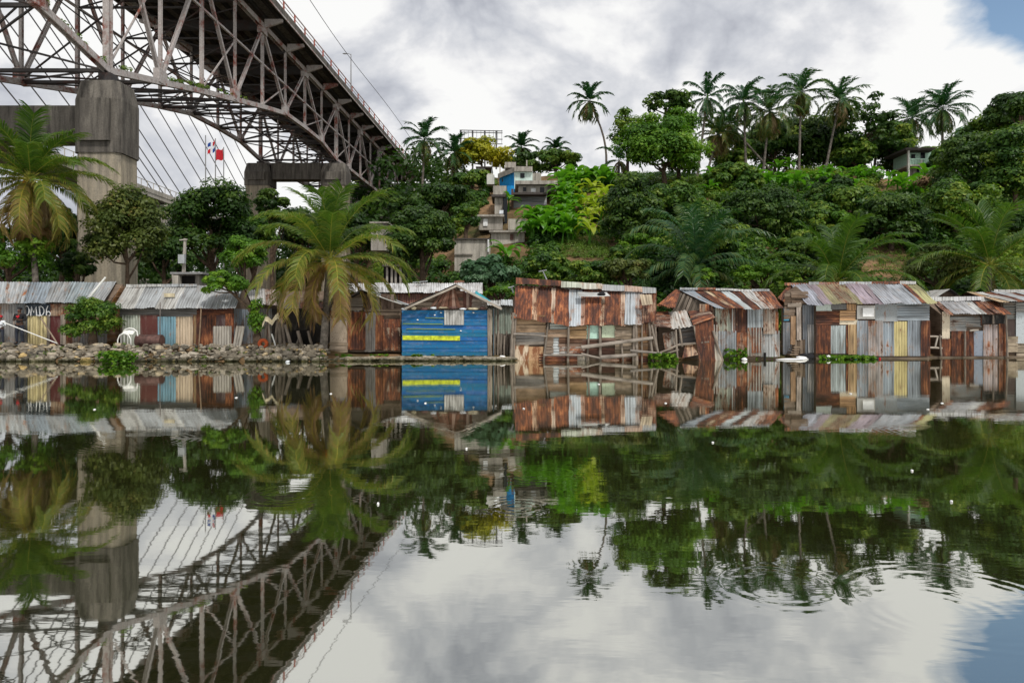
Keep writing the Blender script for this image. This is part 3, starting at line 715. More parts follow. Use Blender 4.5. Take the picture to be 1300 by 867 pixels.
def cap_ridge(o, x0, x1, y0, y1, Y, w, lst, h=3.0):
    tot = sum(s[0] for s in lst); f = 0
    for k, (s, col, rust) in enumerate(lst):
        f0, f1 = f/tot, (f+s)/tot; f += s
        a = P(x0+(x1-x0)*f0, y0+(y1-y0)*f0+h, Y-.16); b = P(x0+(x1-x0)*f1, y0+(y1-y0)*f1+h*.8, Y-.16)
        c = P(x0+(x1-x0)*f1, y0+(y1-y0)*f1-1, Y+.05); d = P(x0+(x1-x0)*f0, y0+(y1-y0)*f0-1, Y+.05)
        col = tuple(q*.8 for q in col); dz = V((0, 0, .045+.015*(k % 2)))
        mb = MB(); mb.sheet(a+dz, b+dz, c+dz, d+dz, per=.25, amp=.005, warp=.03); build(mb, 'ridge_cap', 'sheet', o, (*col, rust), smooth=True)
def post(o, x0, y0, x1, y1, Y, r=.05, Y1=None, col=wg, name='post', mat='wood', sub=None):
    mb = MB(); a, b = P(x0, y0, Y), P(x1, y1, Y1 or Y); m_ = a.lerp(b, .5)+V((U(-.02, .02), 0, U(-.02, .02)))
    mb.ct = U(.3, .9); mb.tube([a, m_, b], [r, r*.95, r*.85], 7); return build(mb, name, mat, o, (*col, 0), smooth=True)
def roof_gable(o, xl, yl, xa, ya, xr, yr, Y0, Y1, left, right, over=.3):
    for side, lst in ((0, left), (1, right)):
        f = 0; tot = sum(s[0] for s in lst)
        for i, (w, col, rust) in enumerate(lst):
            f0, f1 = f/tot, (f+w)/tot; f += w; Ya, Yb2 = Y0-over+(Y1-Y0+over)*f0, Y0-over+(Y1-Y0+over)*f1
            A, E = P(xa, ya, Y0), P(xl, yl, Y0) if side == 0 else P(xr, yr, Y0)
            def at(p, Y): return V((p.x, Y, p.z+.02*(i % 2)))
            q = [at(E, Ya), at(E, Yb2+.05), at(A, Yb2+.05), at(A, Ya)]
            if side == 0: q = [q[1], q[0], q[3], q[2]]
            mb = MB(); mb.sheet(*q, amp=.018, warp=.03); build(mb, 'roof_sheet', 'sheet', o, (*col, rust), smooth=True)
def body_gable(o, x0, x1, yb, yl, yr, xa, ya, Yw, depth, col=wd):
    a, b = P(x0, yb, Yw), P(x1, yb, Yw); l_, r_, A = P(x0, yl, Yw), P(x1, yr, Yw), P(xa, ya, Yw); mb = MB(); d = V((0, depth, 0)); e = V((0, .06, 0)); s = V((0, 0, -.05))
    F = [a+e, b+e, r_+e+s, A+e+s, l_+e+s]; G = [p+d-e for p in F]
    mb.poly(F); mb.poly(G[::-1])
    for k in range(5): mb.poly([F[k], G[k], G[(k+1) % 5], F[(k+1) % 5]])
    build(mb, 'wall', 'wood', o, (*col, 0))
SG = 'patchwork tin shacks along the river bank'
def shack(label, x, Yw, depth, yb): p = P(x, yb, Yw); return thing('tin_shack', label, 'shack', (p.x, Yw+depth/2, p.z), SG)

# A: long grey roof, far left
o = shack('long low shack with grey corrugated roof and white painted letters, behind the two standing people', 60, 34, 2.8, 438)
X0, X1, z0, ze, zr, Y0, Ym, Y1 = body_side(o, -70, 136, 438, 385, 34, 2.8, 359)
panels(o, 34, [(-70, 385, 2, 438, 'v', gry, .15), (2, 385, 22, 438, 'v', (.2, .2, .2), .1), (20, 386, 35, 438, 'v', (.16, .19, .21), .05), (34, 386, 64, 401, 's', (.025, .04, .055), 0), (64, 386, 96, 401, 'v', (.5, .34, .22), .42), (94, 386, 136, 420, 'v', (.42, .3, .2), .45),
  (35, 400, 60, 438, 'v', yel, .02, 0, 'pale yellow corrugated sheet'), (60, 400, 64, 438, 'wv', wg, 0), (64, 401, 78, 437, 's', (.07, .012, .012), .2, 0, 'dark red door', 'door'), (77, 400, 84, 437, 'wv', (.3, .27, .23), 0), (83, 400, 92, 437, 'v', (.3, .17, .1), .6), (92, 415, 136, 438, 'v', gry, .3)])
post(o, 32.5, 438, 32, 378, 33.85, .035, col=(.2, .2, .2))
roof_side(o, -75, 131, -75, 147, 385, 358.5, 34, 2.8, [(1, gal, .12), (.8, galb, .1), (1, gal, .05), (.9, gal, .2), (1, galb, .12), (.8, gal, .08), (1, (.3, .36, .4), .1), (.8, gal, .1)])
mb = MB(); mb.planks(V((X1, 34, z0)), V((X1, 36.8, z0)), V((X1, 36.8, ze)), V((X1, 34, ze)), .16); mb.planks(V((X1, 34.3, ze)), V((X1, 36.4, ze)), V((X1, 35.6, zr-.1)), V((X1, 35.2, zr-.1)), .16)
build(mb, 'plank_wall', 'wood', o, (.36, .18, .07, 0))
# graffiti letters (O M D G) in loose brush strokes
def stroke(mb, pts, Y, r=.024):
    mb.tube([P(x, y, Y) for x, y in pts], r, 5)
gq = MB(); GY = 33.86
def arc(cx, cy, rx, ry, a0, a1, n=10): return [(cx+rx*math.cos(R(a0+(a1-a0)*k/n)), cy+ry*math.sin(R(a0+(a1-a0)*k/n))) for k in range(n+1)]
stroke(gq, arc(34, 394.5, 3, 6, -150, 90), GY); stroke(gq, [(39, 401), (40, 389), (43, 397), (46, 389.5), (46.5, 401)], GY)
stroke(gq, [(50, 389), (51, 401)], GY); stroke(gq, arc(51, 395, 5, 6, -90, 90), GY); stroke(gq, [(47.5, 400.5), (51, 401)], GY)
stroke(gq, [(61, 388.5), (59, 393), (59, 400.5)], GY); stroke(gq, arc(61.5, 398.5, 2.6, 2.8, 170, 430), GY)
build(gq, 'painted_letters', 'paint_white', o)

# B
o = shack('shack with pale ribbed roof and light blue and cream wall sheets, between two leafy bushes', 225, 34, 2.6, 440)
X0, X1, z0, ze, zr, Y0, Ym, Y1 = body_side(o, 152, 296, 440, 391, 34, 2.6, 364)
panels(o, 34, [(152, 392, 250, 402, 'h', (.16, .155, .15), .1), (250, 391, 296, 400, 'h', rd, .8), (155, 400, 179, 440, 'v', (.45, .5, .42), .08), (178, 400, 202, 440, 's', (.1, .03, .025), .3), (200, 402, 223, 441, 'v', lb, .05, 0, 'light blue corrugated sheet'),
  (222, 402, 246, 441, 'v', (.6, .47, .32), .12, 0, 'cream corrugated sheet'), (245, 400, 275, 441, 'v', rd, .75), (273, 400, 288, 420, 's', (.06, .03, .03), 0), (286, 398, 297, 441, 'v', rd, .9), (270, 415, 294, 441, 'v', (.26, .23, .2), .15, 0), (246, 401, 250, 441, 'wv', (.3, .2, .1), 0)])
post(o, 203.5, 440, 203.5, 384, 33.5, .025, col=(.12, .12, .14)); post(o, 252.5, 440, 255.5, 390, 33.7, .035, col=(.4, .28, .18))
roof_side(o, 144, 299, 161, 309, 391.5, 363, 34, 2.6, [(1, galw, .02), (1, gal, .03), (1, galw, 0), (1.0, gal, .05), (1, (.5, .53, .56), .04), (.9, gal, .1)])
cap_ridge(o, 160, 250, 363, 363, 35.3, .2, [(1, galw, .05), (1, gal, .1)])
mb = MB(); a = P(221, 375, 34.8); mb.box(a.x-.25, a.x+.25, a.y-.5, a.y-.44, a.z-.1, a.z+.08); build(mb, 'patch', 'tarp_cream', o)
side = lambda o_, X, Ya, Yb_, za, zb2, kind, col, rust: piece(o_, kind, V((X, Ya, za)), V((X, Yb_, za)), V((X, Yb_, zb2)), V((X, Ya, zb2)), col, rust)
side(o, X1+.03, 34.05, 36.55, z0, ze, 'v', galb, .3)

# leaning sheets by B
for k, (x0, x1, t0, lab) in enumerate(((271, 294, 0, 'weathered grey sheet leaning on the dark red end of the shack'), (295, 306, 5, 'narrow tilted board leaning beside the shack corner by the palm'))):
    mb = MB(); mb.sheet(P(x0, 441, 33.2), P(x1, 441, 33.2), P(x1+t0, 414, 33.6), P(x0+t0, 414, 33.6), warp=.04)
    tag(build(mb, 'leaning_sheet', 'sheet', at=P(x0, 441, 33.2), color=(.3, .27, .22, .05), smooth=True), lab, 'metal sheet')

# white-roofed hut and junk shelter behind the palm
o = shack('small hut with torn white roof half hidden behind the drooping palm', 332, 37, 2.4, 440)
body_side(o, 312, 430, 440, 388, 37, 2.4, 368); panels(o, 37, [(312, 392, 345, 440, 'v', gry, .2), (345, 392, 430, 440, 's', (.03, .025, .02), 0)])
roof_side(o, 314, 352, 313, 349, 387, 367.5, 37, 2.4, [(1, galw, .1), (.7, (.7, .7, .7), 0), (1, (.5, .42, .38), .45)]); roof_side(o, 352, 440, 352, 440, 392, 374, 37, 2.4, [(1, dk, .3), (1, rd, .8), (1, dk, .2)])
o = thing('scrap_shelter', 'ramshackle shelter of grey poles under a crumpled cream tarp by the palm', 'shelter', P(345, 440, 33))
for (x, xt, yt) in ((337, 338, 412), (343, 341, 410), (349, 352, 408), (356, 353, 402), (362, 357, 404), (370, 362, 412), (376, 381, 424), (384, 378, 420), (397, 391, 420)): post(o, x, 441, xt, yt, 33+U(-.2, .3), U(.05, .1), col=wg)
post(o, 350, 441, 345, 424, 32.8, .04, mat='white_plastic')
mb = MB(); pr = [(333, 410), (337, 402), (341, 404), (345, 408), (350, 401), (353, 398.5), (356, 406)]
for i in range(len(pr)-1):
    a, b = pr[i], pr[i+1]; mb.poly([P(a[0], a[1]+3, 32.6), P(b[0], b[1]+3, 32.6), P(b[0], b[1]-1.5, 33.6), P(a[0], a[1]-1.5, 33.6)])
    mb.poly([P(a[0], a[1]+6, 32.55), P(b[0], b[1]+5, 32.55), P(b[0], b[1]+3, 32.6), P(a[0], a[1]+3, 32.6)])
build(mb, 'tarp', 'tarp_cream', o)
mb = MB(); mb.box(P(370, 440, 33.6).x, P(400, 440, 33.6).x, 33.6, 33.7, P(0, 440, 33.6).z, P(0, 419, 33.6).z); build(mb, 'dark_interior', 'void_dark', o)  # near-black sheet added as the shade inside the shelter
mb = MB(); c0 = P(334, 436.5, 32.5); ring = [c0+V((math.cos(k/12*6.2832)*.17, 0, math.sin(k/12*6.2832)*.17)) for k in range(13)]; mb.tube(ring, .085, 8, cap=False)
tag(build(mb, 'tire', 'rubber_orange', at=c0, smooth=True), 'orange painted tire standing against the scrap shelter', 'tire')

# rust-walled long building behind C and blue
def backbuild(label, x0, x1, ye, yr, Y, depth, sheets, wall, yb=400):
    o = shack(label, (x0+x1)/2, Y, depth, 425); body_side(o, x0+3, x1-3, 425, ye, Y, depth, yr)
    panels(o, Y, wall); roof_side(o, x0, x1, x0, x1, ye, yr, Y, depth, sheets); return o
backbuild('long rear hut with bright white roof and rust red wall, behind the blue shack', 438, 612, 372, 360, 40, 3.0, [(1, (.72, .73, .75), 0)]*7, [(441, 374, 505, 425, 'v', gry, .3), (505, 373, 560, 425, 'v', (.28, .08, .06), .35), (560, 373, 609, 425, 'v', gry, .4)])
mb = MB(); o = shack('distant brown lean-to roof above the white roof', 593, 46, 2, 365); body_side(o, 578, 602, 375, 360, 46, 2, 355); roof_side(o, 576, 604, 577, 601, 360, 356, 46, 2, [(1, (.4, .2, .15), .5)])
backbuild('pale roofed rear hut between the blue shack and the tilted rusty shack', 612, 660, 388, 381, 38, 2.6, [(1, galw, .05), (1, (.6, .66, .7), .05)], [(614, 388, 657, 425, 'v', (.4, .5, .42), .2)])

# C: gabled shack with rusty doors
o = shack('gabled shack with tall rusted doors beside the big palm trunk', 463, 33.2, 3, 446)
body_gable(o, 419, 509, 447, 388, 385, 461, 370, 33.2, 3.2)
panels(o, 33.2, [(419, 394, 442, 404, 'h', (.3, .14, .1), .6), (419, 402, 441, 409, 'h', gal, .3), (419, 408, 441, 446, 's', (.36, .29, .22), .1), (419, 430, 441, 448, 'w', (.4, .33, .25), 0, 1), (441, 396, 464, 444, 'v', (.24, .1, .08), .92, 0, 'rust red corrugated door', 'door'),
  (450, 392, 457, 412, 'v', gal, .2), (463, 398, 477, 446, 'wv', (.3, .3, .3), 0), (476, 400, 487, 444, 'v', (.3, .1, .08), .75), (486, 405, 508, 417, 'v', (.36, .17, .1), .7), (486, 416, 508, 445, 'v', (.45, .38, .3), .6), (463, 392, 508, 400, 'w', wd, 0), (421, 378, 461, 394, 'w', wg, 0), (462, 374, 500, 392, 'wv', (.1, .06, .045), 0), (478, 376, 482, 394, 'wv', gry, 0)])
roof_gable(o, 415, 391, 461, 368.5, 511, 386, 33.2, 36.2, [(1, dk, .2), (1, gry, .3)], [(1, galw, .1), (1, gal, .1)], .5)
# drum on C
# Blue shack
o = shack('bright blue boarded shack with a yellow stripe and brown gable', 567, 32.6, 3.4, 451)
body_gable(o, 511, 620, 452, 393, 392, 578, 363, 32.6, 3.6)
for i in range(12):   # horizontal painted boards
    y0, y1 = 394+i*4.8, 394+(i+1)*4.8
    mb = MB(); Yb = 32.55-.012*(i % 2); mb.sheet(P(510+U(0, .8), y1, Yb-.02), P(619+U(0, 1), y1, Yb-.02), P(619, y0, Yb), P(510, y0, Yb), per=1, amp=0, warp=.012, along='v')
    build(mb, 'wall_board', 'smooth', o, (blu[0]*U(.7, 1.6), blu[1]*U(.85, 1.2), blu[2]*U(.85, 1.2), 0))
for (x0, x1, y0, y1) in ((511, 584, 426, 431.5), (511, 562, 410.4, 411.2), (516, 578, 417, 417.8), (540, 565, 403, 403.6)):
    mb = MB(); a = P(x0, y1, 32.49); b = P(x1, y1+.8, 32.49); c = P(x1, y0+.6, 32.49); d = P(x0, y0, 32.49); mb.box8([a, b, b+V((0, .03, 0)), a+V((0, .03, 0)), d, c, c+V((0, .03, 0)), d+V((0, .03, 0))]); build(mb, 'yellow_stripe', 'paint_yellow' if y1-y0 > 3 else 'smooth', o, (.18, .26, .05, 0))
panels(o, 32.48, [(564, 394, 589, 412.5, 'v', (.58, .58, .56), .05, 0, 'pale ribbed patch over the window')])
panels(o, 32.6, [(553, 369, 590, 391, 'w', (.2, .1, .07), 0), (522, 384, 560, 392, 'w', (.25, .2, .15), 0), (588, 372, 600, 392, 'wv', (.12, .05, .04), 0), (600, 380, 618, 392, 'w', (.2, .17, .15), 0), (619, 394, 625, 451, 'wv', (.4, .35, .29), 0)])
mb = MB(); mb.planks(P(545, 391, 32.5), P(585, 391, 32.5), P(578, 367, 32.5), P(565, 367, 32.5), .13, 'v'); build(mb, 'gable_boards', 'wood', o, (.2, .09, .06, 0))
roof_gable(o, 514, 390.5, 580, 361.5, 636, 391, 32.6, 36, [(1, dk, .3), (1, gry, .3), (1, gry, .2)], [(1, galw, .05), (.8, (.55, .6, .62), .1), (1, gal, .1)], .45)
mb = MB(); mb.beam(P(514, 392, 32.1), P(580, 363, 32.1), .05, .09); mb.beam(P(580, 363, 32.1), P(637, 392.5, 32.1), .05, .09); build(mb, 'barge_board', 'wood', o, (.5, .47, .42, 0))
mb = MB(); mb.poly([P(603, 372, 32.9), P(622, 383, 32.9), P(623, 382, 33.9), P(604, 369, 33.9)]); mb.poly([P(608, 376, 32.88), P(630, 388, 32.6), P(622, 383, 32.9), P(603, 372, 32.9)]); build(mb, 'plastic_cover', 'teal_sheet', o)
for k in range(9):
    mb = MB(); x = 513+k*12.5; mb.blob(P(x, 391.5+U(-1, 1), 32.35), (U(.12, .26), .1, U(.03, .07)), 7, 5, .3); build(mb, 'rag', ['cloth_white', 'tarp_cream', 'drum_rust'][k % 3], o, smooth=True)
mb = MB(); mb.planks(P(619, 452, 32.6)+V((.25, 0, 0)), P(619, 452, 32.6)+V((.25, 2.5, 0)), P(619, 392, 32.6)+V((.25, 2.5, 0)), P(619, 392, 32.6)+V((.25, 0, 0)), .18, 'v'); build(mb, 'plank_wall', 'wood', o, (.1, .2, .28, 0))
for x in (622, 628, 633): post(o, x, 452, x-.5+U(-1, 1), 392, 32.5+(x-622)*.07, .06)
for k, (x, y) in enumerate(((552, 400), (560, 397), (601, 397), (585, 420), (530, 406))): mb = MB(); mb.blob(P(x, y, 32.5), (.05, .02, .03), 6, 4, .2); build(mb, 'paint_spot', 'paint_white', o)

# fence of posts between blue shack and D
o = thing('post_fence', 'leaning grey wooden posts between the blue shack and the rusty shack', 'fence', P(640, 455, 32.6))
for (x, yt) in ((628, 396), (632, 420), (636, 424), (640, 426), (644, 420), (648, 428)): post(o, x, 456, x+U(-1.5, 1.5), yt, 32.8+U(-.2, .2), .05)
mb = MB(); mb.planks(P(625, 448, 33.1), P(650, 448, 33.1), P(650, 424, 33.1), P(625, 424, 33.1), .2, 'v'); build(mb, 'boards', 'wood', o, (.2, .17, .14, 0))

# D: long tilted rusty shack
o = shack('long sagging shack with tilted rust brown roof and plank walls in the water', 742, 32.4, 3.2, 458)
body_side(o, 651, 832, 458, 412, 32.4, 3.0, 375)
Yw = 32.4
panels(o, Yw, [(653, 400, 692, 424, 'w', (.42, .27, .14), 0), (653, 422, 693, 438, 'w', (.24, .23, .22), 0), (698, 410, 721, 424, 'h', (.4, .45, .42), .15), (692, 418, 724, 428, 'w', (.34, .22, .13), 0), (692, 428, 702, 449, 'w', wd, 0), (700, 428, 710, 450, 'h', (.5, .55, .57), .1), (710, 428, 745, 440, 'w', (.2, .11, .07), 0), (710, 440, 742, 449, 'h', (.42, .4, .38), .4),
  (721, 411, 744, 430, 'w', (.48, .32, .17), 0), (744, 413, 761, 430, 's', (.42, .62, .52), .05, 0, 'pale green board'), (764, 413, 782, 430, 's', (.5, .58, .42), .3, 0, 'pale green board'), (740, 429, 782, 450, 'w', (.15, .07, .05), 0), (781, 411, 806, 452, 'w', (.3, .24, .17), 0), (806, 411, 822, 452, 'w', (.34, .2, .1), 0), (815, 410, 826, 425, 'v', ro, .6), (820, 412, 833, 452, 'w', wd, 0),
  (650, 437, 671, 458.5, 's', (.55, .45, .33), .8, 1), (671, 440, 690, 458, 's', (.42, .26, .14), .8), (684, 450, 735, 458.5, 'h', (.38, .2, .1), .75), (733, 450, 748, 458.5, 'v', (.5, .45, .36), .2), (762, 452, 806, 458.5, 'h', (.4, .24, .17), .5), (804, 448, 828, 458.5, 'h', ro, .7)])
for (x, xt, yt, r) in ((649, 652, 397, .09), (652, 655, 399, .05), (690, 696, 409, .05), (721, 722, 411, .06), (745, 748, 413, .05), (762, 761, 413, .07), (791, 789, 430, .05), (804, 805, 410, .06), (808, 807, 412, .09), (829, 824, 410, .06), (838, 827, 412, .06), (815, 815, 411, .04)):
    post(o, x, 458, xt, yt, Yw-.22+U(-.04, .04), r)
for (x0, y0, x1, y1, r) in ((738, 441, 829, 429, .09), (800, 445, 840, 449, .06), (690, 451, 745, 451, .05), (762, 453.5, 808, 450, .09), (738, 449, 764, 455, .05), (652, 424, 694, 427, .04)): post(o, x0, y0, x1, y1, Yw-.34, r, name='rail', col=(.33, .31, .29))
roof_side(o, 653, 832, 655, 833, 404, 362, Yw, 3.0, [(1.2, rd, .98), (.32, (.55, .34, .2), .35), (1.0, ro, .85), (.22, (.6, .45, .33), .25), (1.0, rd, .95), (.85, (.42, .47, .52), .18), (.3, (.45, .25, .18), .35), (1.05, rd, 1.0), (.3, (.6, .45, .3), .3), (1.1, rd, .9), (.32, (.6, .42, .3), .35), (.7, (.48, .54, .6), .1), (.5, (.4, .38, .38), .35), (.9, (.42, .22, .13), .6)], sag=(8, 4), lift=(4, 7), rj=2.2)
cap_ridge(o, 655, 833, 355, 368, Yw+1.4, .2, [(1.0, rd, .9), (1.0, rd, .9), (.9, (.55, .6, .48), .1), (.9, (.6, .6, .52), .2), (1, gal, .1), (.8, (.5, .35, .28), .4), (.6, gal, .1)], 7)
mb = MB(); mb.sheet(P(815, 388, 32.1), P(829, 386, 32.1), P(827, 374, 32.5), P(812, 374, 32.5), warp=.03); build(mb, 'roof_patch', 'sheet', o, (.6, .48, .32, .1), smooth=True)
mb = MB(); mb.sheet(P(735, 376, 32.9), P(775, 377, 32.9), P(770, 371, 33.3), P(733, 370, 33.3), along='h', warp=.05); build(mb, 'roof_patch', 'sheet', o, (.48, .5, .5, .1), smooth=True)
mb = MB(); mb.blob(P(764, 373, 33), (.2, .1, .1), 8, 6, .3); build(mb, 'black_rag', 'black_cloth', o, smooth=True)

# E: collapsed shack
o = shack('collapsed lean-to with buckled rusty roof and a slumped brown door, between two shacks', 875, 32.6, 2.2, 458)
body_side(o, 836, 902, 456, 412, 33.3, 1.6, 402)
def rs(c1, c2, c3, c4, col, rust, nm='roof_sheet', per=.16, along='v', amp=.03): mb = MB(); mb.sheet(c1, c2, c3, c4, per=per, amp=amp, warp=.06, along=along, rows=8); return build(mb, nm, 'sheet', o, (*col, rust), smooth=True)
rs(P(829, 414, 32.3), P(853, 416, 32.3), P(849, 395, 33.6), P(834, 396, 33.6), (.5, .4, .35), .62, along='h', per=.25); rs(P(852, 418, 32.3), P(880, 414, 32.3), P(871, 394, 33.6), P(848, 395, 33.6), (.62, .6, .57), .25)
rs(P(880, 412, 32.2), P(908, 403, 32.4), P(898, 391, 33.6), P(873, 394, 33.6), (.5, .38, .3), .6, along='h', per=.25)
rs(P(888, 459, 32.1), P(908, 459, 32.3), P(905, 404, 32.5), P(882, 411, 32.3), (.22, .1, .06), .75, 'door', amp=.02)
rs(P(845, 446, 32.5), P(861, 442, 32.5), P(858, 420, 32.7), P(841, 423, 32.7), (.5, .5, .46), .45, 'wall_sheet', amp=.004)
rs(P(862, 436, 32.8), P(884, 436, 32.8), P(883, 413, 33), P(862, 417, 33), (.12, .11, .11), .2, 'wall_sheet', along='h')
rs(P(866, 455, 32.0), P(888, 450, 32.2), P(884, 436, 32.6), P(870, 436, 32.6), (.45, .25, .12), .4, 'fallen_board', amp=0)
rs(P(908, 458, 32.3), P(918, 458, 32.3), P(909, 425, 32.5), P(904, 425, 32.5), (.45, .42, .35), .3, 'wall_sheet')
for (a, b, c, d) in ((836, 456, 831, 412), (860, 455, 858, 418), (866, 440, 862, 414), (884, 430, 881, 413), (918, 460, 905, 420), (843, 450, 862, 444), (838, 448, 860, 438), (860, 438, 900, 434)): post(o, a, b, c, d, 32.35, .055)

# F: shack with striped roof
o = shack('shack with striped rust and silver roof and patchwork grey sheets, right of the collapsed one', 950, 33.3, 3.2, 454)
X0, X1, z0, ze, zr, Y0, Ym, Y1 = body_side(o, 902, 988, 456, 391, 33.4, 3.4, 369)
panels(o, 33.4, [(908, 391, 931, 421, 'v', (.42, .48, .4), .42), (929, 392, 933, 420, 'v', galw, .1), (931, 391, 949, 422, 'v', (.42, .24, .13), .72), (949, 392, 969, 416, 'v', (.38, .44, .48), .12), (969, 393, 984, 424, 'v', (.42, .36, .3), .4), (983, 396, 988, 424, 'v', (.42, .26, .2), .5),
  (912, 420, 936, 452, 'v', (.38, .44, .5), .2), (935, 422, 950, 452, 'v', (.4, .27, .2), .5), (949, 416, 967, 452, 'v', (.4, .38, .34), .3), (954, 416, 966, 448, 'v', rd, .85), (966, 420, 990, 453, 'v', (.45, .47, .48), .22), (902, 412, 913, 454, 'v', (.36, .34, .3), .3)])
roof_side(o, 909, 995, 863, 977, 391, 368.5, 33.4, 3.4, [(.9, galb, .1), (.8, rd, .9), (.5, cream, .35), (.7, ro, .75), (.9, (.42, .48, .5), .08), (.9, rd, .9), (.9, galw, .25), (.6, (.5, .4, .35), .5), (.9, ro, .72)], over=.5, sag=(1, 1))
cap_ridge(o, 863, 977, 367, 370, 35, .2, [(1, gal, .2), (1, ro, .6), (2, galw, .05), (1, gal, .1)], 2)
mb = MB(); mb.sheet(P(833, 389, 33.5), P(857, 391, 33), P(864, 369, 35.1), P(858, 368, 35.6), along='v', warp=.03); mb.sheet(P(836, 386, 33.5), P(850, 392, 33), P(862, 371, 35.1), P(857, 368, 35.6), along='v', warp=.03); build(mb, 'roof_sheet', 'sheet', o, (.25, .08, .06, .8), smooth=True)
piece(o, 'wv', P(852, 397, 34.5), P(905, 397, 33.6), P(905, 390, 33.6), P(864, 372, 34.8), (.12, .1, .08), 0); piece(o, 'v', P(888, 410, 33.3), P(905, 412, 33.3), P(905, 386, 33.3), P(888, 386, 33.3), (.45, .36, .27), .5)

# G: big patchwork shack
o = shack('large patchwork shack with mauve and mossy roof, yellow and blue grey wall sheets', 1100, 34.1, 4, 453)
X0, X1, z0, ze, zr, Y0, Ym, Y1 = body_side(o, 1036, 1180, 454, 385, 34.1, 4.4, 361)
Yg = 34.1
panels(o, Yg, [(1036, 386, 1056, 396, 's', (.55, .62, .58), .1), (1055, 386, 1076, 393, 's', (.15, .15, .15), .1), (1036, 395, 1066, 413, 'h', (.13, .05, .035), .9), (1075, 386, 1087, 394, 'v', ora, .2), (1066, 394, 1086, 407, 'h', ora, .05, 0, 'orange sheet'), (1066, 406, 1089, 412, 's', (.65, .56, .42), 0), (1088, 388, 1111, 405, 's', (.6, .58, .55), .05, 0, 'white board', 'window_board'),
  (1111, 386, 1140, 408, 's', (.27, .29, .3), .5), (1139, 385, 1180, 407, 'h', (.3, .36, .42), .12), (1036, 413, 1055, 449, 'v', (.3, .14, .09), .85), (1054, 413, 1075, 449, 'v', (.42, .49, .51), .04, 0, 'pale metal door', 'door'), (1074, 413, 1079, 449, 'v', rd, .9), (1077, 412, 1089, 450, 'v', (.5, .32, .13), .15), (1088, 407, 1103, 451, 'v', (.32, .38, .45), .2), (1102, 407, 1121, 452, 'v', (.4, .37, .37), .25),
  (1120, 408, 1136, 452, 'v', (.26, .32, .38), .32), (1135, 408, 1153, 452, 'v', (.62, .52, .2), .12, 0, 'mustard yellow sheet'), (1152, 407, 1170, 452, 'v', (.25, .30, .36), .08), (1169, 407, 1181, 452, 'v', (.22, .09, .06), .8)])
mb = MB(); mb.box(P(1093, 0, Yg).x, P(1107, 0, Yg).x, Yg-.19, Yg-.16, P(0, 402, Yg).z, P(0, 391, Yg).z); build(mb, 'panel_face', 'foam_white', o)
# left end wall of G, set back
Yl = 34.4
panels(o, Yl, [(996, 372, 1008, 405, 'w', wd, 0), (995, 391, 1002, 407, 's', (.05, .3, .48), 0, 0, 'bright blue board'), (994, 409, 1005, 450, 'v', (.13, .15, .18), .1), (1003, 402, 1010, 437, 'wv', (.36, .2, .08), 0), (1011, 385, 1017, 431, 'wv', (.5, .45, .42), 0), (1019, 387, 1036, 450, 'v', (.1, .12, .15), .08), (1008, 432, 1022, 451, 'wv', (.2, .15, .11), 0), (1026, 412, 1034, 448, 'v', (.45, .45, .45), .1, -1), (1005, 370, 1025, 386, 'w', (.2, .14, .1), 0), (1000, 385, 1016, 390, 'w', wg, 0)])
mb = MB(); a, b, c, d = P(996, 452, Yl+.06), P(1037, 452, Yl+.06), P(1037, 386, Yl+.06), P(996, 372, Yl+.06); mb.poly([a, b, c, P(1010, 363, Yl+.06), d]); build(mb, 'wall', 'wood', o, (*wd, 0))
for k in range(4): mb = MB(); y = 449-k*3; mb.box(P(1001+k*1.5, 0, Yl-.5).x, P(1011+k, 0, Yl-.5).x, Yl-.7, Yl-.25, P(0, y, Yl-.5).z-.05, P(0, y, Yl-.5).z); build(mb, 'step', 'wood', o, (.25, .18, .12, 0))
roof_side(o, 1026, 1191, 1004, 1163, 386.5, 361, Yg, 4.4, [(1.2, (.36, .38, .46), .06), (.7, mau, .15), (.7, moss, .2), (1.1, (.22, .16, .07), .35), (.5, moss, .25), (1.2, (.38, .30, .37), .1), (.4, mau, .1), (1.4, (.36, .38, .43), .06), (1.5, (.38, .42, .48), .04), (.3, rd, .6), (.9, (.42, .4, .15), .15)], over=.5, sag=(0, -1), lift=(0, -1))
cap_ridge(o, 996, 1163, 361, 359, 36.3, .2, [(1.2, rd, .7), (.5, gal, .1), (1, (.35, .15, .13), .5), (.8, gal, .1), (.8, gal, .2), (1.4, rd, .8), (.8, galw, .05)], 3)
mb = MB(); mb.sheet(P(987, 378, 34.3), P(996, 383, 34.0), P(1006, 362, 36.3), P(1002, 361, 36.9), warp=.03); build(mb, 'roof_sheet', 'sheet', o, (.14, .05, .04, .8), smooth=True)

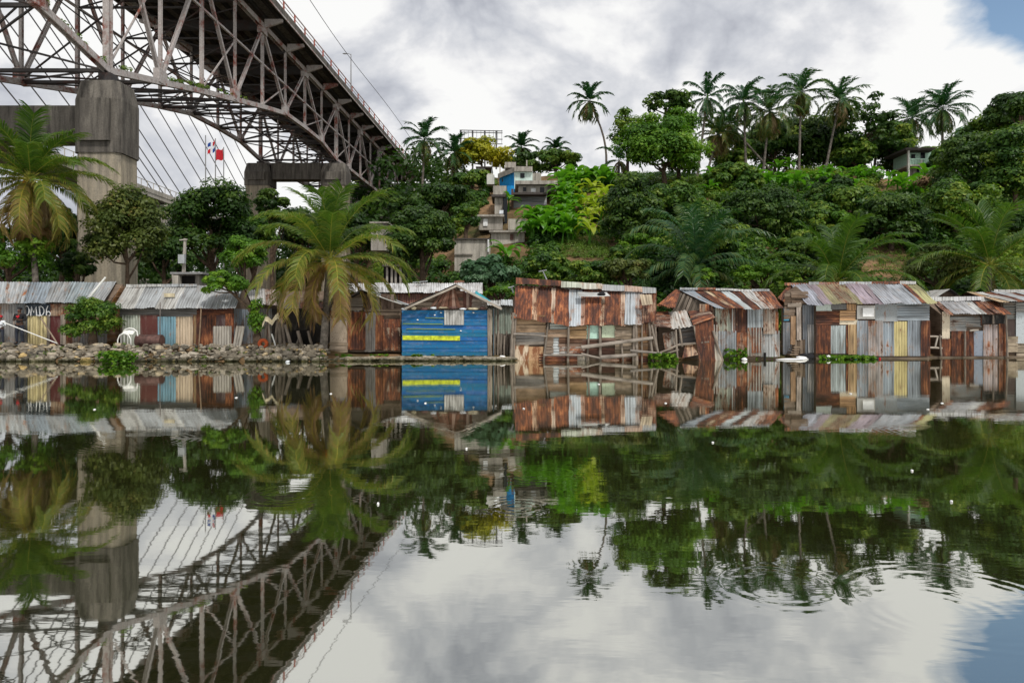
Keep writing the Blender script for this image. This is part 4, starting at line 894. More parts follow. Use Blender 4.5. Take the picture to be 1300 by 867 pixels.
# H: shack with porch
o = shack('low shack with white and rust roof panels and a dark hatch near the right edge', 1235, 35, 3, 452)
body_side(o, 1195, 1278, 452, 398, 35.06, 3.2, 379)
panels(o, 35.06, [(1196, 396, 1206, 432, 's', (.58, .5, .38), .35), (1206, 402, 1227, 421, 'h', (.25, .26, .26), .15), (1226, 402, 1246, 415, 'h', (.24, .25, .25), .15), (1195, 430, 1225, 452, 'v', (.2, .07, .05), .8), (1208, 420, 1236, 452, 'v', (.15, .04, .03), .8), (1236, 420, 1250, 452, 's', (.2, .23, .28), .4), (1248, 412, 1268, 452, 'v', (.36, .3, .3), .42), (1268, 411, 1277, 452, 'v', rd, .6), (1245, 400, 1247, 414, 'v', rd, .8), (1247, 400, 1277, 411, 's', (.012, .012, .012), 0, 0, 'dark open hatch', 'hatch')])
for (a, b, c, d) in ((1225, 452, 1225, 420), (1279, 453, 1277, 400), (1261, 411, 1261, 400), (1178, 452, 1178, 396), (1195, 452, 1193, 425)): post(o, a, b, c, d, 34.85, .05)
for (a, b, c, d) in ((1176, 427, 1196, 427.5), (1176, 441, 1196, 442), (1190, 428, 1187, 441), (1231, 420, 1242, 419)): post(o, a, b, c, d, 34.9, .05, name='rail', col=(.5, .47, .43))
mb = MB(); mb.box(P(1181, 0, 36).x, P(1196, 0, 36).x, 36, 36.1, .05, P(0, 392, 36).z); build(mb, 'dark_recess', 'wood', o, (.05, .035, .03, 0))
roof_side(o, 1203, 1284, 1182, 1262, 399, 381, 35.06, 3.2, [(.6, (.42, .25, .2), .5), (1.6, (.42, .43, .46), .08), (.8, (.46, .47, .5), .08), (.9, galw, .06), (.7, rd, .7), (.7, (.42, .25, .2), .5), (.9, rd, .85)], over=.5)
cap_ridge(o, 1178, 1262, 379, 379, 36.5, .2, [(2, galw, .02), (2, (.6, .6, .63), .05), (1, galw, .1)], 5)
# I
o = shack('striped tin roofed shack with a white panel wall cut by the right edge', 1290, 36, 3.4, 452)
body_side(o, 1272, 1390, 452, 384, 36, 3.6, 372)
panels(o, 36, [(1274, 384, 1291, 405, 'h', (.2, .21, .2), .2), (1276, 405, 1289, 427, 's', (.05, .035, .03), .2), (1274, 427, 1291, 447, 'w', (.42, .36, .26), 0), (1290, 384, 1350, 400, 'h', (.32, .33, .32), .2), (1290, 397, 1350, 436, 's', (.4, .44, .46), .1), (1290, 434, 1350, 452, 'w', (.4, .35, .27), 0)])
roof_side(o, 1270, 1395, 1228, 1340, 384, 371, 36, 3.6, [(.6, (.5, .36, .2), .4), (.5, galw, .05), (.7, rd, .8), (.9, (.42, .45, .48), .08), (.7, rd, .85), (1.2, (.44, .47, .5), .06), (1.2, gal, .1), (.8, rd, .8)], over=.6, sag=(0, -1))
cap_ridge(o, 1262, 1340, 370, 370, 37.8, .2, [(1, galw, .02), (1, galw, .02)], 3)
o = shack('small open ended grey roofed hut behind the low shack near the right edge', 1195, 39, 2.5, 420)
body_gable(o, 1185, 1230, 420, 378, 378, 1204, 368, 39, 2.5); roof_gable(o, 1180, 380, 1202, 367.5, 1214, 376, 39, 41.5, [(1, galw, .1)], [(1, dk, .2)], .3)
#@@BANK
# ------------------------------------------------------------------ bank: rubble wall, litter, small things
rb = MB()
for k in range(1150):
    x = U(-40, 418); f = random.random(); Y = 31.35+f*1.35; z = .02+f*.66+U(-.04, .05)
    X = (x-650)/FPX*Y; s = U(.05, .13)*(1.9 if random.random() < .2 else 1)
    rot = Matrix.Rotation(U(0, 6.28), 3, 'Z') @ Matrix.Rotation(U(-.6, .6), 3, 'X')
    rb.blob((X, Y, z), (s*U(.9, 1.5), s*U(.7, 1.1), s*U(.5, .85)), 6, 4, .22, t=min(1, max(0, random.gauss(.42, .24))), rot=rot)
tag(build(rb, 'rubble_wall', 'rock', at=P(200, 450, 32)), 'low wall of piled grey and tan stones along the left bank', 'stone wall')
rb = MB()
for k in range(30):
    x = 332+k*2.85; rb.blob(P(x, 444+U(-.6, .6), 32.2), (U(.05, .085), .09, U(.055, .08)), 6, 4, .12, t=U(.6, 1))
tag(build(rb, 'stone_row', 'rock', at=P(370, 444, 32.2)), 'neat row of squared pale stones below the scrap shelter', 'stone kerb')
ft = MB()
for k in range(170):
    x = U(416, 648); Y = U(31.75, 32.3); ft.blob(P(x, 0, Y)*0+V(((x-650)/FPX*Y, Y, U(.0, .12))), (U(.12, .4), U(.1, .25), U(.05, .12)), 7, 5, .2, t=U(.45, .8))
tag(build(ft, 'mud_ledge', 'rock', at=P(500, 452, 32)), 'tan mud and stone ledge along the foot of the blue shack', 'ledge')
bk = MB()
for (x0, x1, Y) in ((990, 1036, 34.25), (1036, 1180, 34.0), (1180, 1300, 34.97)): bk.box(P(x0, 0, Y).x, P(x1, 0, Y).x, Y, Y+.6, -.3, .07)
tag(build(bk, 'timber_sill', 'wood', at=P(1100, 453, 34), color=(.12, .09, .06, 0)), 'dark wet sill under the right hand shacks at the waterline', 'sill')
def floatplant(px, py, w, h, label, n=60):
    py += 2.6 if px > 985 else 2.2 if px > 925 else 0
    Y = FPX*CH/(py-YH); c = P(px, py, Y); W = w/FPX*Y; Hh = h/FPX*Y; r = np.random.default_rng(int(px))
    cl = [(c.x+r.uniform(-W/2, W/2), c.y+r.uniform(-.25, .35), .02+r.random()*Hh*.8) for _ in range(n)]
    v, t = leafcloud(cl, .07, 9, .12, int(px), updir=1.0, asp=.8); o = build_np('water_hyacinth', v, t, 'leaf_bright', at=(c.x, c.y, 0)); tag(o, label, 'water plant', 'water hyacinth clumps floating at the bank')
floatplant(148, 461, 44, 17, 'large floating clump of bright green water plants by the rubble wall', 150); floatplant(435, 457.5, 22, 8, 'small green water plant clump below the gabled shack', 50)
floatplant(482, 457, 26, 7, 'floating green plants with litter left of the blue shack', 40); floatplant(538, 457.5, 30, 8, 'green water plants below the left half of the blue shack', 60); floatplant(592, 457, 26, 6, 'low water plants below the right half of the blue shack', 40)
floatplant(842, 458, 34, 10, 'bright water plants in front of the collapsed shack', 90); floatplant(932, 454, 28, 16, 'leafy weeds growing out of the water beside the striped roof shack', 90); floatplant(968, 453.5, 20, 5, 'thin strip of green weed by the dark mooring post', 24)
floatplant(1075, 453.5, 70, 4, 'mossy weed strip along the foot of the large patchwork shack', 170)
def litter(px, py, r, mat, label, dy=0):
    py += 2.6 if px > 985 else 1.6 if px > 930 else 0
    Y = FPX*CH/(py-YH)+dy; c = P(px, py, Y); c.z = .0; mb = MB(); mb.blob(c+V((0, 0, r[2]*.6)), r, 9, 7, .3); tag(build(mb, 'litter', mat, at=c, smooth=True), label, 'litter', 'litter along the waterline')
for a in ((1002, 454.5, (.65, .2, .05), 'foam_white', 'long white foam slab floating by the dark gap between shacks'), (1018, 453.5, (.28, .2, .09), 'foam_white', 'rounded white foam lump beside the foam slab'), (1050, 453.5, (.16, .14, .12), 'foam_white', 'white bag below the pale metal door'), (1060, 453.4, (.1, .1, .08), 'cloth_white', 'small white scrap right of the white bag'),
          (1025, 452.8, (.3, .16, .16), 'black_cloth', 'black rubbish bag heap at the corner of the patchwork shack'), (1110, 453.2, (.2, .15, .07), 'black_cloth', 'dark litter with red lid near the yellow sheet'), (1117, 453.3, (.05, .05, .05), 'red_cloth', 'small red lid floating near the yellow sheet'), (1087, 453.3, (.2, .12, .04), 'turquoise_bag', 'turquoise plastic strip along the patchwork shack'),
          (638, 458, (.2, .15, .14), 'foam_white', 'round white plastic container at the foot of the leaning posts'), (578, 456.5, (.14, .12, .1), 'foam_white', 'crumpled white bag under the blue shack'), (493, 455.5, (.14, .12, .12), 'cloth_white', 'white bag on the mud ledge'), (465, 457, (.08, .1, .06), 'foam_white', 'white cup left of the mud ledge plants'), (475, 457, (.1, .1, .04), 'foam_white', 'flat white lid by the mud ledge plants'),
          (945, 456, (.12, .12, .08), 'foam_white', 'white scrap by the weeds'), (276, 458, (.22, .12, .05), 'tarp_cream', 'tan board floating by the rubble wall'), (302, 458.5, (.14, .1, .05), 'tarp_cream', 'small tan scrap floating by the rubble wall'), (365, 460, (.1, .1, .05), 'cloth_white', 'pinkish white lump floating below the stone row'), (252, 441, (.11, .1, .1), 'tarp_cream', 'cream bundle on the stones before the dark red wall')):
    litter(*a)
bpy.data.objects[[o.name for o in bpy.data.objects if o.get('label', '').startswith('cream bundle')][0]].location += V((0, 0, 0))
for (x, y) in ((665, 519), (540, 512), (1178, 520), (1196, 512), (592, 570), (1158, 598), (1208, 637), (905, 562), (420, 500), (760, 488), (300, 505), (1080, 500), (845, 512), (120, 520), (480, 640)):
    Y = FPX*CH/(y-YH); c = P(x, y, Y); c.z = .0; mb = MB(); q = Y*.0011; mb.blob(c+V((0, 0, .006)), (q*1.6, q*2.2, .012), 8, 5, .3)
    tag(build(mb, 'floating_scrap', 'foam_white', at=c, smooth=True), 'tiny pale scrap floating on the open river', 'litter', 'tiny scraps floating on the open river')
# mooring post
mb = MB(); mb.tube([(P(971, 0, 33.2).x, 33.2, -.3), (P(971, 0, 33.2).x, 33.2, .32)], .06, 8); tag(build(mb, 'mooring_post', 'void_dark', at=P(971, 456, 33.2)), 'short black post standing in the water by the foam slab', 'post')
# upturned chair frame
o = thing('plastic_chair', 'white plastic chair lying on its back on the rubble wall', 'chair', P(161, 440, 32.9))
c = P(162, 428, 32.9)
def tb_(pts, r, name, mat='white_plastic', par=o): mb = MB(); mb.tube(pts, r, 6); return build(mb, name, mat, par, smooth=True)
tb_([c+V(q) for q in ((-.40, -.1, -.42), (-.40, -.1, -.12), (-.30, -.1, .1), (-.1, -.1, .17), (.1, -.1, .1), (.2, -.1, -.1), (.22, -.1, -.42), (-.40, -.1, -.42))], .032, 'backrest_frame')
tb_([c+V(q) for q in ((-.28, .15, .2), (-.22, .15, .34), (0, .15, .42), (.2, .15, .38), (.36, .15, .25), (.40, .15, 0), (.40, .15, -.42), (.22, -.1, -.42))], .035, 'seat_frame')
for q in (-.25, -.1, .06): tb_([c+V((q, -.1, -.42)), c+V((q, -.1, .12))], .014, 'slat')
mb = MB(); mb.sheet(c+V((-.28, .02, .16)), c+V((.24, .02, .12)), c+V((.3, .2, .34)), c+V((-.22, .2, .36)), per=.16, amp=.008); build(mb, 'seat', 'white_plastic', o)
tb_([c+V((-.34, -.1, .05)), c+V((-.28, .15, .2))], .028, 'leg')
# drum
c = P(190, 433, 33.2); mb = MB(); mb.tube([c+V((-.58, 0, 0)), c+V((-.57, 0, 0)), c+V((-.2, 0, 0)), c+V((-.19, 0, 0)), c+V((.2, 0, 0)), c+V((.58, 0, 0))], [.28, .31, .3, .315, .3, .3], 16); tag(build(mb, 'steel_drum', 'drum_rust', at=c, smooth=True), 'dull brown steel drum lying on its side beside the white chair', 'drum')
c = P(487+9, 431, 32.9)
cl = []
for k in range(46):
    x = U(-30, 415); f = U(.1, 1); Y = 31.35+f*1.35; cl.append(((x-650)/FPX*Y, Y, .08+f*.66))
v, t = leafcloud(cl, .11, 22, .1, 17, asp=.4); tag(build_np('bank_weeds', v, t, 'grass_leaf', at=cl[0]), 'small weeds growing between the stones of the rubble wall', None, kind='stuff')
# long pale pole leaning, thin sticks
mb = MB(); mb.tube([P(4, 409, 33.3), P(73, 436, 32.8)], .026, 6); tag(build(mb, 'pole', 'white_plastic', at=P(73, 436, 32.8)), 'long white pole slanting down past the person in black', 'pole')
mb = MB(); mb.tube([P(52, 404, 33.6), P(74, 438, 33.0)], .035, 6); tag(build(mb, 'wooden_stick', 'wood', at=P(74, 438, 33), color=(.3, .24, .18, 0)), 'thin wooden stick leaning on the yellow sheet', 'stick')
mb = MB(); mb.tube([P(103, 394, 32.9), P(115, 377, 32.9), P(118, 372, 32.9), P(134, 352, 33)], [.03, .045, .05, .04], 6); tag(build(mb, 'wooden_pole', 'white_plastic', at=P(110, 390, 33)), 'pale slanting pole rising out of the dark bush over the grey roof', 'pole')

# ------------------------------------------------------------------ people
def skinbody(name, verts, edges, mat, parent, sub=2):
    me = bpy.data.meshes.new(name); o0 = org(parent)
    me.from_pydata([tuple(V(v[0])-o0) for v in verts], edges, []); me.materials.append(M[mat])
    ob = bpy.data.objects.new(name, me); COL.objects.link(ob); ob.parent = parent
    ob.modifiers.new('Skin', 'SKIN')
    if not me.skin_vertices: 
        pass
    bpy.context.view_layer.objects.active = ob
    sk = me.skin_vertices[0].data if me.skin_vertices else None
    if sk:
        for i, v in enumerate(verts): sk[i].radius = v[1] if hasattr(v[1], '__len__') else (v[1], v[1])
        sk[0].use_root = True
    ob.modifiers['Skin'].use_smooth_shade = True
    s_ = ob.modifiers.new('Sub', 'SUBSURF'); s_.levels = sub; s_.render_levels = sub
    return ob
def person(label, foot, hgt_, shirt, trousers, face=1, cap=None, emblem=False, arms='bent', grp=None):
    k = hgt_/1.75; f = V(foot); o = thing('person', label, 'person', f)
    def q(x, y, z): return f+V((x*k, y*k, z*k))
    vs = [(q(0, 0, .98), (.13*k, .10*k)), (q(0, 0, 1.18), (.12*k, .09*k)), (q(0, 0, 1.38), (.15*k, .10*k)), (q(0, 0, 1.50), (.055*k, .055*k)), (q(0, -.02, 1.58), (.075*k, .085*k)), (q(0, -.02, 1.68), (.082*k, .095*k)), (q(0, -.01, 1.74), (.05*k, .06*k))]
    es = [(0, 1), (1, 2), (2, 3), (3, 4), (4, 5), (5, 6)]
    for s in (-1, 1):
        b = len(vs)
        vs += [(q(s*.11, 0, .88), .085*k), (q(s*.13, -.02, .50), .058*k), (q(s*.14, .02, .10), .04*k), (q(s*.145, -.12, .035), (.04*k, .03*k))]
        es += [(0, b), (b, b+1), (b+1, b+2), (b+2, b+3)]
        b = len(vs)
        vs += [(q(s*.2, 0, 1.42), .055*k), (q(s*.28, .02, 1.15), .042*k), (q(s*.14, -.22, 1.16), .03*k), (q(s*.08, -.27, 1.19), (.035*k, .02*k))]
        es += [(2, b), (b, b+1), (b+1, b+2), (b+2, b+3)]
        for j in range(5):
            c_ = len(vs); dx = (j-2)*.018; vs += [(q(s*.06+dx*.3, -.30, 1.19+dx), .009*k), (q(s*.02+dx*.2, -.33, 1.18+dx), .007*k)]; es += [(b+3, c_), (c_, c_+1)]
    skinbody('body', vs, es, 'skin_brown', o)
    # shirt
    sv = [(q(0, 0, .94), (.16*k, .125*k)), (q(0, 0, 1.18), (.15*k, .12*k)), (q(0, 0, 1.38), (.175*k, .125*k)), (q(0, 0, 1.455), (.09*k, .08*k))]; se = [(0, 1), (1, 2), (2, 3)]
    for s in (-1, 1): b = len(sv); sv += [(q(s*.21, 0, 1.41), .075*k), (q(s*.285, .02, 1.15), .06*k)]+([(q(s*.2, -.14, 1.155), .048*k)] if arms == 'bent' else []); se += [(2, b), (b, b+1)]+([(b+1, b+2)] if arms == 'bent' else [])
    skinbody('shirt', sv, se, shirt, o)
    tv = [(q(0, 0, .97), (.145*k, .115*k))]; te = []
    for s in (-1, 1): b = len(tv); tv += [(q(s*.11, 0, .86), .1*k), (q(s*.13, -.02, .50), .075*k), (q(s*.14, .02, .08), .06*k)]; te += [(0, b), (b, b+1), (b+1, b+2)]
    skinbody('trousers', tv, te, trousers, o)
    for s in (-1, 1): mb = MB(); mb.blob(q(s*.145, -.06, .04), (.05*k, .13*k, .045*k), 8, 6, 0); build(mb, 'shoe', 'black_cloth', o, smooth=True)
    mb = MB(); mb.blob(q(0, .005, 1.70), (.105*k, .115*k, .09*k), 10, 7, .03); build(mb, 'hair', cap or 'black_cloth', o, smooth=True)
    for s in (-1, 1): mb = MB(); mb.blob(q(s*.032, -.108, 1.655), .012*k, 6, 5, 0); build(mb, 'eye', 'paint_white', o); mb = MB(); mb.blob(q(s*.09, -.01, 1.64), (.012*k, .02*k, .03*k), 6, 5, 0); build(mb, 'ear', 'skin_brown', o)
    mb = MB(); mb.blob(q(0, -.118, 1.625), (.014*k, .02*k, .022*k), 6, 5, 0); build(mb, 'nose', 'skin_brown', o)
    mb = MB(); mb.blob(q(0, -.108, 1.585), (.028*k, .01*k, .008*k), 6, 5, 0); build(mb, 'mouth', 'red_cloth', o)
    if emblem:
        mb = MB()
        for (x, z, rx, rz) in ((-.04, 1.33, .05, .035), (.04, 1.34, .04, .05), (.0, 1.28, .035, .03)): mb.blob(q(x, -.135, z), (rx*k, .02*k, rz*k), 8, 6, .15)
        build(mb, 'shirt_print', 'red_cloth', o)
    return o
person('standing person in black clothes with red chest print, against the left shack', V((P(25, 436, 33.4).x, 33.4, P(25, 437, 33.4).z)), 1.72, 'black_cloth', 'denim', emblem=True)
person('person in a white shirt and red cap at the left edge holding the pole end', V((P(0, 436, 33.4).x, 33.45, P(25, 437, 33.4).z)), 1.34, 'cloth_white', 'denim', cap='red_cloth')
#@@HILL
# ------------------------------------------------------------------ hillside houses
def hbox(o, name, mat, x0, x1, yt, yb, Y, d, kx=0):
    a, b = P(x0, yb, Y), P(x1, yb, Y); t_ = P(x0, yt, Y).z; mb = MB(); s = V((kx, 0, 0))
    mb.box8([a, b, b+V((0, d, 0))+s, a+V((0, d, 0))+s, V((a.x, Y, t_)), V((b.x, Y, t_)), V((b.x, Y+d, t_))+s, V((a.x, Y+d, t_))+s]); return build(mb, name, mat, o)
def hthing(name, label, cat, x, yb, Y, group=None): return thing(name, label, cat, P(x, yb, Y), group)
def win(o, x0, x1, y0, y1, Y, mat='glass_dark', name='window', fr='render'):
    w = hbox(o, name, mat, x0, x1, y0, y1, Y-.06, .055)
    return w
o = hthing('hill_house', 'small house with a bright blue side and mint front on top of the hill', 'house', 655, 245, 74)
hbox(o, 'wall', 'plaster_mint', 653, 676, 216, 240, 74, 4); 
mb = MB(); a, b = P(653, 240, 74), P(634, 240, 76.5); t1, t2 = P(653, 217, 74), P(634, 226, 76.5); mb.poly([b, a-V((.02, 0, 0)), t1-V((.02, 0, 0)), t2]); mb.poly([b+V((0, 3, 0)), b, t2, t2+V((0, 3, 0))]); build(mb, 'side_wall', 'plaster_blue', o)
mb = MB(); q = [P(652.5, 217, 73.6), P(677, 217, 73.6), P(677, 217, 78.5), P(652.5, 217, 78.5)]; mb.box8([P(632, 227, 76.3), P(653, 218.5, 73.5), P(658, 216, 79), P(640, 222, 80), P(632, 221, 76.3), P(653, 212.5, 73.5), P(658, 211, 79), P(640, 216, 80)]); build(mb, 'roof', 'render', o)
hbox(o, 'roof_slab', 'render', 653, 676, 211.5, 217.5, 73.6, 5); hbox(o, 'parapet', 'render', 641, 655, 206, 213, 75.5, 2); w = win(o, 660.5, 666, 220, 226, 74); hbox(o, 'post', 'pale_render', 668, 669.5, 203.5, 211, 74.5, .2); hbox(o, 'post', 'pale_render', 634, 635.5, 209, 220, 76, .2)
hbox(o, 'lower_wall', 'plaster_blue', 644, 653, 236, 275, 73.8, 3); win(o, 637, 640, 227, 231, 75.9); hbox(o, 'side_room', 'render', 675, 687, 220, 232, 75, 3)
o = hthing('block_house', 'grey unplastered block house with two dark windows below the blue house', 'house', 680, 272, 70)
hbox(o, 'wall', 'render', 658, 695, 236, 247, 70, 4); hbox(o, 'wall', 'render', 690, 706, 230, 243, 70.5, 4); hbox(o, 'roof', 'render', 654, 708, 229.5, 234, 69.4, 6); win(o, 664, 668, 238, 243, 70); win(o, 685.5, 691, 238, 244.5, 70); win(o, 674, 680, 239, 244, 70, 'paint_white')
mb = MB(); mb.sheet(P(652, 272, 69.4), P(694, 272, 69.4), P(694, 247, 69.8), P(652, 247, 69.8), along='h', warp=.1, per=.9, amp=.05); build(mb, 'lower_wall', 'sheet', o, (.25, .27, .3, .1), smooth=True)
hbox(o, 'pillar', 'drum_rust', 649, 652, 240, 273, 69.2, .5)
hbox(o, 'awning', 'roof_tile_dark', 652, 694, 244.5, 247, 68.6, 1.2)
o = hthing('water_tank', 'white cube water tank above the trees left of the blue house', 'water tank', 622, 234, 76); hbox(o, 'tank', 'plaster_white', 618, 627.5, 222, 234, 76, 1.2); hbox(o, 'lid', 'pale_render', 619, 626, 220.5, 222, 76.1, 1)
o = hthing('small_house', 'small white walled house with a dark doorway peeping over the trees', 'house', 610, 228, 82); hbox(o, 'wall', 'plaster_white', 605, 616, 213, 228, 82, 3); hbox(o, 'roof', 'roof_tile_dark', 604, 625, 211.5, 213, 81.7, 4); win(o, 611, 616, 216, 222, 82, name='doorway'); hbox(o, 'post', 'insulator_grey', 624, 625, 206, 226, 82, .2)
o = hthing('terrace_house', 'stack of worn concrete rooms stepping down left of the grey block house', 'house', 633, 285, 66); hbox(o, 'upper_room', 'render', 626, 643, 236, 247, 68, 3); hbox(o, 'wall', 'pale_render', 628, 638, 250, 272, 66.5, 3); hbox(o, 'roof', 'roof_tile_dark', 624, 642, 247, 250, 66, 4); hbox(o, 'doorway', 'glass_dark', 639, 644, 252, 290, 65, 2)
hbox(o, 'cloth', 'cloth_white', 634, 639, 267, 271.5, 64.5, .1)
o = hthing('terrace_wall', 'pale concrete room with a white door on the slope under the worn rooms', 'house', 620, 291, 62); hbox(o, 'wall', 'render', 608, 638, 275, 292, 62, 3); hbox(o, 'door', 'paint_white', 613.5, 619, 278, 287, 61.9, .09); hbox(o, 'roof', 'render', 606, 640, 272.5, 275, 61.6, 4)
o = hthing('lower_house', 'pale stained house with small shuttered window above the silver green bush', 'house', 645, 318, 59); hbox(o, 'wall', 'pale_render', 623.5, 666, 295, 322, 59, 3); win(o, 647.5, 652, 297, 304.5, 59, 'drum_rust', 'shutter'); hbox(o, 'roof', 'render', 621, 668, 292.5, 295, 58.6, 4); hbox(o, 'terrace', 'pale_render', 645, 668, 278, 292, 61, 2)
o = hthing('retaining_house', 'long stained wall of a low house right of the dark domed tree', 'house', 600, 340, 56); hbox(o, 'wall', 'pale_render', 577, 622, 304, 345, 56, 3); hbox(o, 'coping', 'roof_tile_dark', 576, 623, 302.5, 304, 55.8, 3.4); hbox(o, 'ledge', 'render', 577, 600, 321.5, 323.5, 55.85, .14); hbox(o, 'corner_post', 'paint_white', 619, 621, 303, 320, 55.8, .15)
o = hthing('block_hut', 'grey block hut under the bridge behind the palm', 'hut', 480, 305, 60); hbox(o, 'wall', 'render', 471, 491, 283, 318, 60, 3); win(o, 475, 477, 288, 295, 60); hbox(o, 'roof', 'render', 469, 493, 281.5, 283.4, 59.7, 3.6)
o = hthing('broken_hut', 'dark open fronted hut with grey posts behind the palm crown', 'hut', 495, 362, 43); hbox(o, 'wall', 'void_dark', 487, 511, 338, 366, 43.4, 2)
for x in (490, 496, 501, 507): hbox(o, 'post', 'render', x, x+2.5, 338, 364, 43, .12)
hbox(o, 'roof', 'roof_tile_dark', 485, 512, 336, 338.3, 42.6, 3)
o = hthing('grey_hut', 'grey hut with a flat roof at the foot of the utility pole', 'hut', 235, 362, 38); hbox(o, 'wall', 'render', 218, 253, 348, 366, 38, 2); hbox(o, 'roof', 'pole_grey', 216, 257, 345.5, 348, 37.6, 3); hbox(o, 'opening', 'void_dark', 231, 247, 350, 360, 37.95, .04); hbox(o, 'tank', 'pale_render', 219, 226, 349.5, 361, 37.5, .4)
# distant buildings under the bridge
for (x0, x1, yt, Y, lab) in ((190, 214, 262, 150, 'far dark building under the cable stayed bridge'),):
    o = hthing('far_building', lab, 'building', (x0+x1)/2, 400, Y); o.location.z = 1; hbox(o, 'wall', 'render', x0, x1, yt, 402, Y, 8); hbox(o, 'roof', 'pale_render', x0-.5, x1+.5, yt-2, yt, Y-.3, 9)
    for k in range(3): hbox(o, 'window', 'glass_dark', x0+(x1-x0)*(.12+.3*k), x0+(x1-x0)*(.25+.3*k), yt+8, yt+16, Y-.06, .05)
# house on posts (right)
Yh = 88.0
o = hthing('stilt_house', 'small pale green house with a balcony on posts on the right of the hill', 'house', 1168, 224, Yh)
hbox(o, 'wall', 'mint_paint', 1153, 1186, 191, 210, Yh+1.2, 3.5); hbox(o, 'roof', 'roof_tile_dark', 1150, 1188, 187.5, 190.5, Yh-.3, 5); hbox(o, 'floor', 'pale_render', 1153, 1187, 209, 211, Yh, 4.8); hbox(o, 'lower_wall', 'render', 1155, 1185, 211, 234, Yh+1.6, 3)
win(o, 1157, 1162, 196, 202, Yh+1.2); win(o, 1169, 1174.5, 194, 206, Yh+1.2, name='door'); win(o, 1164, 1168, 212, 223, Yh+1.6)
for x in (1153, 1169, 1185): hbox(o, 'post', 'plaster_white', x, x+2, 191 if x != 1169 else 203, 234, Yh-.05, .3)
hbox(o, 'rail', 'mint_paint', 1155, 1185, 201.5, 202.8, Yh, .1)
mb = MB()
for k in range(15): a = P(1155.5+k*2, 209, Yh+.03); mb.box(a.x, a.x+.08, Yh+.03, Yh+.1, a.z, P(0, 202.8, Yh).z)
build(mb, 'balusters', 'mint_paint', o)
Yw2 = 92; o = hthing('ridge_house', 'white gabled house with a pale green tower behind the right hand trees', 'house', 1228, 182, Yw2); hbox(o, 'wall', 'plaster_white', 1222, 1250, 172, 190, Yw2, 3); hbox(o, 'tower', 'mint_paint', 1220, 1232, 161, 182, Yw2+1, 1.2)
mb = MB(); mb.box8([P(1224, 168, Yw2-.3), P(1250, 172, Yw2-.3), P(1250, 172, Yw2+5), P(1224, 165, Yw2+5), P(1224, 165, Yw2-.3), P(1252, 166, Yw2-.3), P(1252, 166, Yw2+5), P(1224, 163, Yw2+5)]); build(mb, 'roof', 'roof_tile_dark', o)
# billboard frame
o = thing('billboard_frame', 'empty steel billboard frame standing above the yellow tree', 'billboard frame', P(611, 200, 98))
for x in (585, 600, 615.5, 630): mb = MB(); mb.beam(P(x, 215, 98), P(x, 166, 98), .22, .22); build(mb, 'upright', 'cable_grey', o)
for y in (165.5, 168, 176, 182): mb = MB(); mb.beam(P(583.5, y, 97.8), P(638, y+1.2, 97.8), .1, .1); build(mb, 'rail', 'cable_grey', o)
for k in range(11): mb = MB(); x = 584+k*5.3; mb.beam(P(x, 182, 97.7), P(x, 165.5, 97.7), .05, .05); build(mb, 'strut', 'cable_grey', o)
# utility pole
o = thing('utility_pole', 'concrete utility pole with a grey transformer box above the grey hut', 'utility pole', P(233, 362, 38.5))
mb = MB(); mb.tube([P(232.5, 365, 38.5), P(235, 303, 38.5)], [.11, .08], 7); build(mb, 'pole', 'render', o); mb = MB(); a = P(231, 328, 38.3); mb.box(a.x-.17, a.x+.17, 38.2, 38.4, a.z-.28, a.z+.2); build(mb, 'transformer', 'insulator_grey', o)
mb = MB(); mb.beam(P(228, 305, 38.4), P(238, 304, 38.4), .06, .06); build(mb, 'crossarm', 'render', o)
def antenna(label, x0, y0, x1, y1, arm, Y):
    o = thing('antenna', label, 'antenna', P(x0, y0, Y)); mb = MB(); mb.tube([P(x0, y0, Y), P(x1, y1, Y)], .035, 5); build(mb, 'mast', 'insulator_grey', o)
    mb = MB(); mb.tube([P(x1-arm, y1+1, Y), P(x1+arm, y1-1, Y)], .03, 5)
    for k in range(4): c = P(x1-arm*.7+k*arm*.45, y1+.5-k*.3, Y); mb.tube([c-V((0, .35, 0)), c+V((0, .35, 0))], .02, 4)
    build(mb, 'boom', 'insulator_grey', o)
antenna('tilted grey antenna behind the tilted rusty roof', 697, 362, 689, 344, 5, 36); antenna('low grey antenna on the white rear roof', 534, 366, 533, 358, 10, 41)
antenna('small antenna over the rusty shack at its left corner', 652, 372, 649, 364.5, 4, 34)

